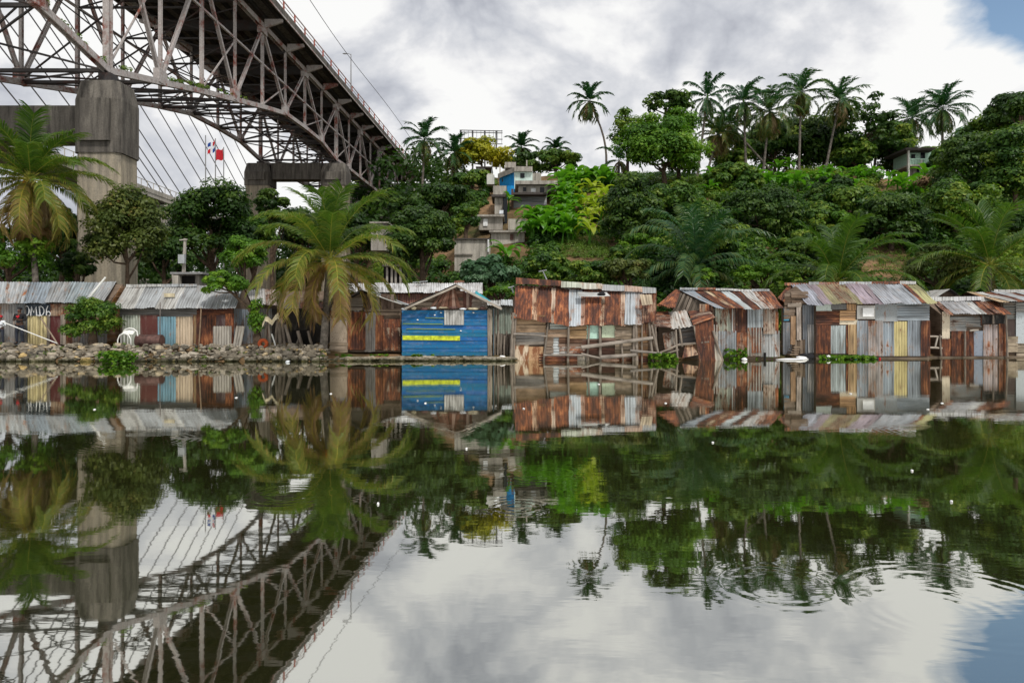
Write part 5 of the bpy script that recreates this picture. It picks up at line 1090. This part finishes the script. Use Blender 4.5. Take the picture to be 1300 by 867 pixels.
# ------------------------------------------------------------------ vegetation
EXC = [(650, 712, 203, 275), (602, 630, 210, 236), (622, 646, 234, 296), (606, 670, 272, 322), (576, 624, 300, 342), (1149, 1190, 186, 226), (1098, 1150, 312, 352), (722, 775, 306, 328), (1120, 1150, 222, 240), (469, 493, 280, 306), (1210, 1236, 158, 182), (632, 690, 205, 245)]
def blocked(p, r):
    x, y = proj(p); rp = r/p[1]*FPX*.7
    return any(a-rp < x < b+rp and c-rp < y < d+rp for a, b, c, d in EXC)
cl, rs_, tc = [], [], []
rr = random.Random(3)
tries = 0
while len(cl) < 3400 and tries < 30000:
    tries += 1
    x = rr.uniform(455, 1345); a = (x-650)/FPX; Y = 41.5+58*rr.random()**1.1; X = a*Y
    if hgt(X, Y) < 1.2 and rr.random() < .5: continue
    if a < -.13 and Y < 60: continue
    z = hgt(X, Y); r = rr.uniform(.45, 1.3)*(1.0 if Y < 66 else .75); p = (X, Y, z+r*.35)
    if blocked(p, r): continue
    px_, py_ = proj(p)
    if 724 < px_ < 778 and 244 < py_ < 300: r *= .45; p = (X, Y, z+r*.3)
    if 655 < x < 800 and 60 < Y < 80 and rr.random() < .35: r *= .6
    cl.append(p); rs_.append((r, r, r*rr.uniform(.6, 1.0)))
    tc.append(min(1, max(-.2, .36+1.1*mnoise.noise(V((X*.14, Y*.14, 1.7)))+rr.uniform(-.35, .35))))
v, t = leafcloud(cl, np.array(rs_), 130, .34, 4, shell=.6, tintc=tc)
tag(build_np('hillside_undergrowth', v, t, 'leaf_wild', at=(0, 60, 8)), 'dense green bushes and vines covering the hillside behind the shacks', None, kind='stuff')
# low growth on the left flat ground and far background woods
cl, rs_, tc = [], [], []
for k in range(700):
    x = rr.uniform(-30, 470); Y = 37.8+rr.random()**1.3*14; X = (x-650)/FPX*Y; r = rr.uniform(.4, 1.0)
    cl.append((X, Y, hgt(X, Y)+r*.5+rr.random()*1.2)); rs_.append((r, r, r*.8)); tc.append(rr.random()*.7)
v, t = leafcloud(cl, np.array(rs_), 120, .26, 5, shell=.5, tintc=tc)
tag(build_np('bank_undergrowth', v, t, 'leaf_wild', at=(-15, 42, 1)), 'low tangled shrubs behind the left hand shacks', None, kind='stuff')
cl, rs_, tc = [], [], []
for k in range(900):
    x = rr.uniform(-200, 560); Y = rr.uniform(104, 175); X = (x-650)/FPX*Y; r = rr.uniform(2, 4)
    cl.append((X, Y, hgt(X, Y)*.8+1+rr.random()**1.5*13)); rs_.append((r, r, r*.8)); tc.append(rr.random()*.6)
v, t = leafcloud(cl, np.array(rs_), 90, 1.0, 6, shell=.5, tintc=tc)
tag(build_np('distant_woods', v, t, 'leaf_dark', at=(-60, 140, 5)), 'far dark woods seen under the bridge', None, kind='stuff')
def groundz(p): return hgt(p[0], p[1])
def T(name, label, cx, cy, rxp, ryp, Y, base_y=None, **kw):
    c = P(cx, cy, Y); rx, rz = rxp/FPX*Y, ryp/FPX*Y
    b = V((c.x+kw.pop('bx', 0), Y, hgt(c.x, Y))); ry = kw.pop('ry', rx*.8)
    if base_y: b.z = P(0, base_y, Y).z
    return tree(name, label, b, c, (rx, ry, rz), **kw)
GT = 'broadleaf trees on the hill and bank'
T('broadleaf_tree', 'big bright green spreading tree on the hill crest right of the tall lone palm', 842, 202, 64, 62, 76, n=52, leaves=420, mat='leaf_bright', size=.34, trunk_r=.3, group=GT, fill=.35, cr=1.5, lo=-.2, flat=.6)
T('broadleaf_tree', 'upright light green tree top just left of the drooping royal palm', 862, 168, 30, 44, 79, base_y=230, n=20, leaves=300, mat='leaf_bright', size=.34, group=GT, fill=.25, cr=1.15, lo=-.4)
T('broadleaf_tree', 'airy dark leaved tree top rising over the bright crest tree', 846, 132, 34, 24, 80, base_y=190, n=20, leaves=70, mat='leaf_dark', size=.5, cr=.75, fill=.3, group=GT)
T('broadleaf_tree', 'loose branching tree left of the bright crest tree', 797, 178, 30, 46, 78, base_y=240, n=24, leaves=110, mat='leaf_wild', size=.36, cr=.9, fill=.3, group=GT)
T('mango_tree', 'dark dense dome shaped tree right of the big palm', 536, 306, 43, 48, 50, n=60, leaves=420, mat='leaf_dark', size=.24, fill=.7, trunk_r=.3, group=GT, tj=.35)
T('vine_tree', 'rounded tree hung with light green vines above the stained wall', 591, 277, 20, 22, 60, n=20, leaves=260, mat='leaf_wild', size=.24, group=GT)
T('yellow_tree', 'yellow green flowering tree under the billboard frame', 612, 198, 38, 24, 94, n=34, leaves=220, mat='leaf_yellow', size=.42, group=GT, base_y=235)
T('broadleaf_tree', 'tall dark tree between the bridge end and the yellow tree', 562, 262, 44, 34, 72, n=36, leaves=300, mat='leaf_dark', size=.36, group=GT)
T('broadleaf_tree', 'mid green tree below the yellow tree', 600, 232, 32, 26, 80, n=22, leaves=260, mat='leaf_wild', size=.36, group=GT)
T('broadleaf_tree', 'dark tree covering the bridge abutment', 520, 268, 28, 22, 70, n=24, leaves=260, mat='leaf_dark', size=.34, group=GT, base_y=300)
T('broadleaf_tree', 'dark green tree crowning the ridge right of the blue house', 705, 207, 36, 19, 92, n=26, leaves=240, mat='leaf_wild', size=.42, group=GT, base_y=240)
T('broadleaf_tree', 'small dark tree directly behind the blue house', 668, 208, 26, 16, 96, n=18, leaves=240, mat='leaf_dark', size=.42, group=GT, base_y=240)
T('broadleaf_tree', 'wide very dark tree behind the left utility pole', 268, 292, 62, 66, 56, n=60, leaves=330, mat='leaf_dark', size=.3, group=GT, trunk_r=.35, fill=.5)
T('broadleaf_tree', 'olive leaved tree in front of the concrete pier', 160, 300, 54, 66, 40, n=56, leaves=330, mat='leaf_olive', size=.2, group=GT, trunk_r=.16, fill=.4)
T('broadleaf_tree', 'bright yellow green bush tree at the left edge above the grey roof', 12, 322, 52, 40, 38, n=34, leaves=300, mat='leaf_bright', size=.18, group=GT)
T('broadleaf_tree', 'dark bushy tree filling the gap under the left palm', 78, 305, 36, 44, 45, n=30, leaves=260, mat='leaf_dark', size=.24, group=GT)
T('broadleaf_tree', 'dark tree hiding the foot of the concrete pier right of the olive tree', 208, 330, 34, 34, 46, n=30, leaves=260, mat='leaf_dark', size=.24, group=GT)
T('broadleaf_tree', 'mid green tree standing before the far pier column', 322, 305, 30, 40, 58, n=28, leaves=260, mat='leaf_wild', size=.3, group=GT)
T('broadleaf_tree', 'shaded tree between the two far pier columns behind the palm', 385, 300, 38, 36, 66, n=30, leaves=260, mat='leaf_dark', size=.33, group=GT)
T('broadleaf_tree', 'dark spreading tree between the left palm and the olive tree', 100, 338, 34, 26, 42, n=20, leaves=260, mat='leaf_dark', size=.22, group=GT)
T('broadleaf_tree', 'small fresh green tree leaning over the ribbed roof', 283, 362, 30, 20, 33.6, base_y=400, bx=1.6, n=26, leaves=230, mat='leaf_bright', size=.15, group=GT, trunk_r=.1)
T('broadleaf_tree', 'fresh green tree top above the ribbed roof beside the big palm', 312, 325, 30, 32, 37, n=28, leaves=260, mat='leaf_bright', size=.17, group=GT, trunk_r=.12)
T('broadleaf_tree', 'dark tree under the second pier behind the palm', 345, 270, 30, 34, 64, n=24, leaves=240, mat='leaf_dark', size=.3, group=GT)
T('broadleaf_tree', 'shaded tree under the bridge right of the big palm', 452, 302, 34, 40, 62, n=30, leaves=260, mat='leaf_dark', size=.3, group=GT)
T('shrub', 'silver green large leaved bush behind the rear white roof', 622, 347, 38, 26, 45, n=34, leaves=150, mat='leaf_silver', size=.34, group='shrubs at the foot of the hill', cat='shrub', asp=.6)
T('shrub', 'dark green bush in front of the long grey shack', 118, 409, 39, 36, 32.9, n=34, leaves=230, mat='leaf_wild', size=.13, group='shrubs at the foot of the hill', cat='shrub', base_y=440, ry=.7)
T('shrub', 'thin green creeper climbing beside the leaning board', 326, 408, 10, 34, 33.3, n=22, leaves=70, mat='leaf_bright', size=.12, cat='shrub', base_y=441, ry=.35, cr=.26, group='shrubs at the foot of the hill')
T('shrub', 'bright layered shrub above the striped roof', 972, 350, 40, 20, 44, n=26, leaves=150, mat='leaf_bright', size=.2, cat='shrub', group='shrubs at the foot of the hill', flat=.45)
T('shrub', 'bright green sapling behind the striped roof ridge', 893, 352, 18, 12, 43, n=12, leaves=130, mat='leaf_bright', size=.22, cat='shrub', group='shrubs at the foot of the hill')
T('shrub', 'light olive bush behind the tilted rusty roof', 800, 345, 34, 22, 43, n=26, leaves=230, mat='leaf_olive', size=.22, cat='shrub', group='shrubs at the foot of the hill')
T('shrub', 'green bush directly above the middle of the tilted roof', 745, 350, 34, 22, 44, n=26, leaves=230, mat='leaf_wild', size=.22, cat='shrub', group='shrubs at the foot of the hill')
T('shrub', 'feathery yellow green bush between the two right hand palms', 1190, 340, 42, 34, 45, n=30, leaves=230, mat='leaf_olive', size=.22, cat='shrub', group='shrubs at the foot of the hill', asp=.3)
T('shrub', 'yellow green bush right of the silver bush by the hut roof', 636, 372, 22, 10, 41, n=14, leaves=160, mat='leaf_bright', size=.18, cat='shrub', group='shrubs at the foot of the hill')
for (cx, cy, rx, ry_, Y, m, lab) in ((800, 275, 38, 60, 56, 'leaf_dark', 'tall vine covered dark tree mass above the tilted roof'), (850, 262, 34, 34, 60, 'leaf_wild', 'vine draped green tree left of the feathery palm'), (965, 280, 55, 46, 58, 'leaf_dark', 'dark spreading tree right of the feathery palm'), (1075, 262, 50, 30, 60, 'leaf_wild', 'mid green tree above the curved palm on the right slope'),
    (1130, 285, 50, 42, 56, 'leaf_dark', 'dark vine covered tree left of the far right palm'), (1250, 215, 66, 55, 62, 'leaf_dark', 'huge dark tree mass filling the upper right slope'), (1215, 265, 50, 42, 57, 'leaf_wild', 'green tree mass below the huge dark right tree'), (1290, 215, 40, 72, 58, 'leaf_wild', 'tall green tree at the right edge'), (1000, 190, 70, 44, 97, 'leaf_dark', 'dark tree between the clustered hilltop palms'), (1110, 200, 52, 36, 97, 'leaf_dark', 'dark tree left of the stilt house'),
    (930, 235, 40, 30, 74, 'leaf_wild', 'low green tree under the hilltop palms'), (1205, 205, 24, 24, 80, 'leaf_wild', 'green tree right of the stilt house'), (905, 300, 40, 40, 50, 'leaf_wild', 'shaded tree behind the feathery palm'), (700, 345, 36, 26, 46, 'leaf_wild', 'green tree behind the tilted antenna')):
    T('broadleaf_tree', lab, cx, cy, rx, ry_, Y, n=44, leaves=300, mat=m, size=Y*.0052, group=GT, fill=.6, tj=.35)
for (cx, cy, rx, ry_, Y, m, lab) in ((925, 196, 32, 30, 93, 'leaf_wild', 'mid green tree at the foot of the left hilltop palms'), (985, 182, 36, 34, 94, 'leaf_wild', 'leafy green tree behind the middle hilltop palms'), (1045, 178, 34, 36, 95, 'leaf_dark', 'tall dark tree behind the right hilltop palms'), (1085, 196, 30, 28, 90, 'leaf_wild', 'green tree between the hilltop palms and the sparse tree'),
    (1135, 180, 28, 30, 94, 'leaf_wild', 'green tree behind the palm above the stilt house'), (1240, 165, 50, 34, 76, 'leaf_wild', 'rising green canopy on the right skyline below the thin tree top'), (1285, 150, 34, 36, 70, 'leaf_dark', 'tall dark canopy closing the skyline at the right edge')):
    if cx == 1240: cx, cy = 1262, 176
    T('broadleaf_tree', lab, cx, cy, rx, ry_, Y, n=34, leaves=270, mat=m, size=Y*.005, group=GT, fill=.4, base_y=cy+ry_+14, tj=.35)
T('sparse_tree', 'sparse large leaved tree with sky showing through among the hilltop palms', 1098, 165, 48, 50, 90, base_y=225, n=44, leaves=40, mat='leaf_dark', size=.6, cr=1.1, fill=.1, group=GT)
T('sparse_tree', 'thin dark tree top against the sky at the right edge', 1296, 140, 22, 22, 66, base_y=200, n=12, leaves=60, mat='leaf_dark', size=.45, cr=.7, fill=.1, group=GT)
T('broadleaf_tree', 'mid green tree right behind the stilt house', 1172, 210, 44, 24, 99, base_y=232, n=26, leaves=240, mat='leaf_wild', size=.44, group=GT)
T('dry_bush', 'brown dried bush below the stilt house', 1186, 232, 22, 12, 70, n=14, leaves=120, mat='dry_leaf', size=.3, cat='shrub', cr=.8)
rr = random.Random(21)
for k in range(34):
    x = rr.uniform(690, 1310); y = rr.uniform(240, 370)
    if 690 < x < 790 and y < 340: continue
    h = hit(x, y+15); m = rr.choice(['leaf_dark', 'leaf_dark', 'leaf_wild', 'leaf_wild', 'leaf_bright']); rp = rr.uniform(14, 28)/FPX*h.y
    if h.y > 100 or blocked(h+V((0, 0, rp)), rp): continue
    tree('broadleaf_tree', 'leafy %s green tree merging into the slope growth above the right hand shacks' % {'leaf_dark': 'dark', 'leaf_wild': 'mid', 'leaf_bright': 'fresh'}[m], h, h+V((0, 0, rp*.8)), (rp, rp*.8, rp*.85), n=22, leaves=230, mat=m, size=h.y*.005, group=GT, fill=.6, tj=.35, trunk_r=.12, limbs=4)
# palms
GP = 'palm trees'
palm('coconut_palm', 'large yellow green coconut palm with drooping brown lower fronds in front of the shacks', V((P(410, 448, 32.6).x, 32.6, .5)), P(418, 332, 32.6), nf=34, ln=4.2, leaf=.92, tint=(.22, .95), nl=88, el=(1.55, -.75), droop=1.75, wid=.05, hang=.6, coconuts=True, group=GP, trunk_r=.18, seed=41, dead=5)
palm('coconut_palm', 'tall coconut palm with brown hanging fronds at the left edge before the pier', V((P(50, 400, 38).x, 38, .6)), P(38, 228, 38), nf=42, ln=4.0, leaf=1.0, tint=(.2, 1.0), nl=80, el=(1.5, -1.2), droop=1.5, wid=.06, hang=.6, coconuts=True, group=GP, seed=52, dead=16)
palm('feather_palm', 'dark glossy palm with upright young fronds behind the striped roof shack', V((P(884, 395, 46).x, 46, hgt(P(884, 0, 46).x, 46))), P(884, 340, 46), nf=20, ln=5.4, leaf=1.25, mat='frond_dark', tint=(.35, .5), nl=58, el=(1.5, -.1), droop=1.7, wid=.075, hang=.9, group=GP, seed=63, dead=0)
palm('coconut_palm', 'green palm arching over the mauve roof', V((P(1062, 395, 41).x, 41, .7)), P(1062, 358, 41), nf=28, ln=4.7, leaf=1.05, mat='frond', tint=(.05, .45), nl=64, el=(1.5, -.5), droop=1.8, wid=.062, hang=.55, group=GP, seed=74, dead=0)
palm('coconut_palm', 'green palm with pale upright fronds behind the right edge shacks', V((P(1256, 400, 43).x, 43, .7)), P(1256, 338, 43), nf=28, ln=4.6, leaf=1.05, mat='frond', tint=(.08, .55), nl=64, el=(1.5, -.4), droop=1.3, wid=.062, hang=.5, group=GP, seed=85, dead=2)
def hp(label, bx, by, cx, cy, ln, Y=None, name='coconut_palm', **kw):
    h = hit(bx, by) if Y is None else P(bx, by, Y); Y = h.y
    ln *= 1.22; q_ = random.Random(int(cx)); d = dict(nf=q_.randint(22, 34), leaf=ln*.25, mat='frond_dark', tint=(.1, .85), nl=30, wid=.13, hang=.6, group=GP, trunk_r=.16, segs=1, droop=q_.uniform(1.4, 2.1), el=(1.4, -1.2+q_.uniform(-.2, .3)), dead=q_.randint(2, 6)); d.update(kw)
    return palm(name, label, V((h.x, Y, h.z-.5)), P(cx, cy, Y), ln=ln, **d)
hp('lone very tall curved palm standing against the clouds', 768, 222, 748, 129, 2.3, lean=(.9, 0), trunk_r=.14, nf=24, Y=84, dead=4)
hp('palm with yellowing fronds at the end of the bridge railing', 536, 235, 539, 178, 3.0, Y=92, tint=(.1, .75))
hp('short palm right of the bridge end palm', 573, 225, 577, 194, 2.6, Y=92)
hp('small palm above the blue house', 662, 215, 662, 187, 2.2, Y=98)
hp('small palm on the ridge right of the blue house', 706, 212, 706, 190, 1.9, Y=98)
hp('drooping royal palm beside the big bright crest tree', 884, 225, 898, 124, 2.9, Y=84, name='royal_palm', shaft=True, hang=1.3, tint=(.05, .6), nf=20)
hp('second trunked palm just behind the royal palm with brown skirt', 893, 225, 912, 172, 2.6, Y=86, tint=(.5, 1))
hp('royal palm with pale trunk in the middle of the hilltop palms', 948, 228, 944, 130, 2.9, Y=84, name='royal_palm', shaft=True, hang=1.2, tint=(.1, .7), nf=20)
hp('leaning palm with yellow green hanging fronds among the hilltop group', 966, 235, 977, 142, 3.4, Y=84, tint=(.4, .85))
hp('tallest palm on the skyline of the hilltop group', 1014, 215, 1017, 118, 3.1, Y=88, tint=(.3, .85))
hp('palm with olive drooping fronds right of the tallest skyline palm', 1046, 215, 1066, 128, 3.1, Y=88, tint=(.3, .85))
hp('dark palm half behind the royal palm on the skyline', 985, 215, 926, 158, 2.4, Y=90, tint=(.3, .9))
hp('palm with yellowing crown directly above the stilt house', 1156, 195, 1158, 150, 3.2, Y=97, tint=(.2, .8))
hp('dark palm right of the stilt house crown against the sky', 1196, 190, 1197, 138, 3.1, Y=86, tint=(.1, .7))
hp('short palm left of the bright crest tree', 785, 235, 786, 204, 2.4, Y=82, nf=12)
# bananas
def banana(label, mat, seed, tint):
    r = random.Random(seed); o = thing('banana_plant', label, 'banana plant', (0, 0, 0), 'banana plants on the slope')
    mb = MB(); mb.tube([(0, 0, -.3), (0, 0, .7), (.03, 0, 1.5)], [.14, .12, .07], 7); build(mb, 'stem', 'leaf_banana', o)
    for i in range(9):
        az = i*2.4+r.uniform(-.3, .3); e = 1.25-.1*i+r.uniform(-.1, .1); ln = r.uniform(1.5, 2.2); p = V((0, 0, 1.3)); vs, ts = [], []; n = 8; pr = None
        for k in range(n+1):
            f = k/n; e2 = e-1.7*f**1.6*r.uniform(.95, 1.05); d = V((math.cos(e2)*math.sin(az), math.cos(e2)*math.cos(az), math.sin(e2)))
            if k: p = p+d*ln/n
            w = .28*math.sin(max(.05, min((f*1.1-.1), 1))*math.pi)**.6 if f > .12 else .03
            if f > .97: w = .02
            sd = V((math.cos(az), -math.sin(az), 0)); row = (p-sd*w+V((0, 0, w*.3)), p.copy(), p+sd*w+V((0, 0, w*.3)))
            if pr:
                tt = tint+r.uniform(-.12, .12); vs += [pr[0], pr[1], row[1], row[0], pr[1], pr[2], row[2], row[1]]; ts += [tt, tt+.05]
            pr = row
        build_np('leaf', [tuple(x) for x in vs], ts, mat, o)
    return o
protos = [banana('green banana plant with broad arching leaves on the slope', 'leaf_banana', s, .45) for s in (1, 2, 3)]
yproto = banana('yellow leaved banana plant glowing on the slope left of the vine covered trees', 'leaf_banana_yellow', 5, .5)
spots = []
rr = random.Random(9)
while len(spots) < 80:
    x, y = rr.uniform(672, 775), rr.uniform(228, 306)
    if 728 < x and 240 < y < 306: continue
    spots.append((x, y, 0))
for k in range(90): spots.append((rr.uniform(900, 1215), rr.uniform(196, 248), 0))
spots += [(744, 262, 1), (757, 268, 1), (738, 270, 1), (765, 256, 1), (742, 292, 1), (752, 247, 1), (772, 265, 1), (748, 305, 1), (728, 252, 1), (754, 258, 1), (768, 272, 1), (746, 284, 1), (736, 262, 1), (762, 280, 1), (750, 275, 1)]
spots += [(1127, 232, 0), (1100, 228, 0), (1055, 226, 0), (1200, 190, 0), (645, 262, 0), (660, 258, 0), (672, 258, 0), (640, 338, 0), (455, 300, 0), (430, 310, 0)]
fst = {}
for (x, y, yl) in spots:
    if any(a+2 < x < b-2 and c-8 < y-8 < d-4 for a, b, c, d in EXC[:6]) and y < 300: continue
    h = hit(x, y+8)
    if h.y > 104: continue
    src = yproto if yl else protos[rr.randrange(3)]
    o = src if src.name not in fst else copy_tree(src); fst[src.name] = 1
    o.location = h; o.rotation_euler = (rr.uniform(-.12, .12), rr.uniform(-.12, .12), rr.uniform(0, 6.28)); s = rr.uniform(.7, 1.15)*(.85 if yl else 1); o.scale = (s, s, s)
# grass clearing on the slope
cl = []
for k in range(420):
    x = rr.uniform(700, 775); y = rr.uniform(296, 330); h = hit(x, y); cl.append((h.x, h.y, h.z+.08))
for k in range(260):
    x = rr.uniform(1085, 1160); y = rr.uniform(310, 352); h = hit(x, y)
    if rr.random() < .45: cl.append((h.x, h.y, h.z+.1))
v, t = leafcloud(cl, .28, 22, .2, 8, asp=.25); tag(build_np('slope_grass', v, t, 'grass_leaf', at=(5, 55, 8)), 'thin yellow green grass on the bare slope', None, kind='stuff')
#@@LIGHT
# ------------------------------------------------------------------ sky, sun, camera
w = bpy.data.worlds.new('World'); S.world = w; w.use_nodes = True; nt = w.node_tree; nt.nodes.clear()
sd = V((.25, -.55, .80)).normalized(); elv = math.asin(sd.z); rot = math.atan2(sd.x, sd.y)
sky = N(nt, 'ShaderNodeTexSky', sky_type='NISHITA', sun_disc=False, sun_elevation=elv, sun_rotation=rot); sky.altitude = 0; sky.air_density = 1; sky.dust_density = .6
tc = nt.nodes.new('ShaderNodeTexCoord'); dv = tc.outputs['Generated']
mp = mapping(nt, dv, (1, 1, 1.9)); 
n1 = noise(nt, mp, 2.1, 9, .55, .35); n2 = noise(nt, mapping(nt, dv, (1, 1, 2.4), (4.3, 1.2, 2.2)), 1.25, 6, .5, .2); n3 = noise(nt, mapping(nt, dv, (1, 1, 1.7), (1.3, 7.2, .2)), 4.2, 9, .6, .25)
def dirmask(d, c0, c1):   # 1 near direction d
    vm = nt.nodes.new('ShaderNodeVectorMath'); vm.operation = 'DOT_PRODUCT'; nv = nt.nodes.new('ShaderNodeVectorMath'); nv.operation = 'NORMALIZE'; L(nt, dv, nv.inputs[0]); L(nt, nv.outputs[0], vm.inputs[0]); vm.inputs[1].default_value = V(d).normalized()
    mr = nt.nodes.new('ShaderNodeMapRange'); mr.interpolation_type = 'SMOOTHSTEP'; mr.inputs[1].default_value = c0; mr.inputs[2].default_value = c1; L(nt, vm.outputs['Value'], mr.inputs[0]); return mr.outputs[0]
hole = dirmask((.92, 1, .70), .968, .998); hole2 = dirmask((-.42, 1, .25), .9965, .9995)
thr = mth(nt, 'ADD', n1, mth(nt, 'MULTIPLY', hole, -.36)); thr = mth(nt, 'ADD', thr, mth(nt, 'MULTIPLY', hole2, -.17))
cov = ramp(nt, thr, [(.26, (0, 0, 0)), (.35, (1, 1, 1))])
greyd = dirmask((.05, 1, .62), .90, .995)
sh = mth(nt, 'ADD', mth(nt, 'MULTIPLY', n2, .5), mth(nt, 'MULTIPLY', n3, .5)); n4 = noise(nt, mapping(nt, dv, (1, 1, 1.6), (2.7, .4, 5.1)), 3.6, 7, .5, .5)
bil = mth(nt, 'MULTIPLY', mth(nt, 'ABSOLUTE', mth(nt, 'SUBTRACT', n4, .5)), 1.1)
sh = mth(nt, 'ADD', sh, mth(nt, 'SUBTRACT', bil, .06)); sh = mth(nt, 'SUBTRACT', sh, mth(nt, 'MULTIPLY', greyd, .09))
cc = ramp(nt, sh, [(.33, (4.2, 4.4, 5.0)), (.41, (6.0, 6.2, 6.7)), (.465, (7.5, 7.6, 7.9)), (.50, (8.8, 8.8, 8.9)), (.54, (9.7, 9.7, 9.6))])
col = mixc(nt, cov, mixc(nt, 1.0, sky.outputs[0], (1.5, 1.5, 1.4), 'MULTIPLY'), cc)
bg = nt.nodes.new('ShaderNodeBackground'); bg.inputs[1].default_value = .10; L(nt, col, bg.inputs[0]); wo_ = nt.nodes.new('ShaderNodeOutputWorld'); L(nt, bg.outputs[0], wo_.inputs[0])
sl = bpy.data.lights.new('sun', 'SUN'); sl.energy = 2.8; sl.angle = R(8); sl.color = (1, .96, .9); so = bpy.data.objects.new('sun', sl); COL.objects.link(so); so.rotation_euler = sd.to_track_quat('Z', 'Y').to_euler(); so.location = (0, 0, 60)
cd = bpy.data.cameras.new('camera'); co = bpy.data.objects.new('camera', cd); COL.objects.link(co); co.location = (0, 0, CH); co.rotation_euler = (R(90), 0, 0)
cd.sensor_width = 36; cd.lens = 36*FPX/1300; cd.shift_y = -(YH-433.5)/1300*-1; cd.shift_y = (YH-433.5)/1300*1.0; cd.clip_end = 3000; cd.clip_start = .05
S.camera = co
S.view_settings.view_transform = 'Standard'; S.view_settings.look = 'None'; S.view_settings.exposure = 0; S.view_settings.gamma = 1
S.render.resolution_x = 1024; S.render.resolution_y = 682
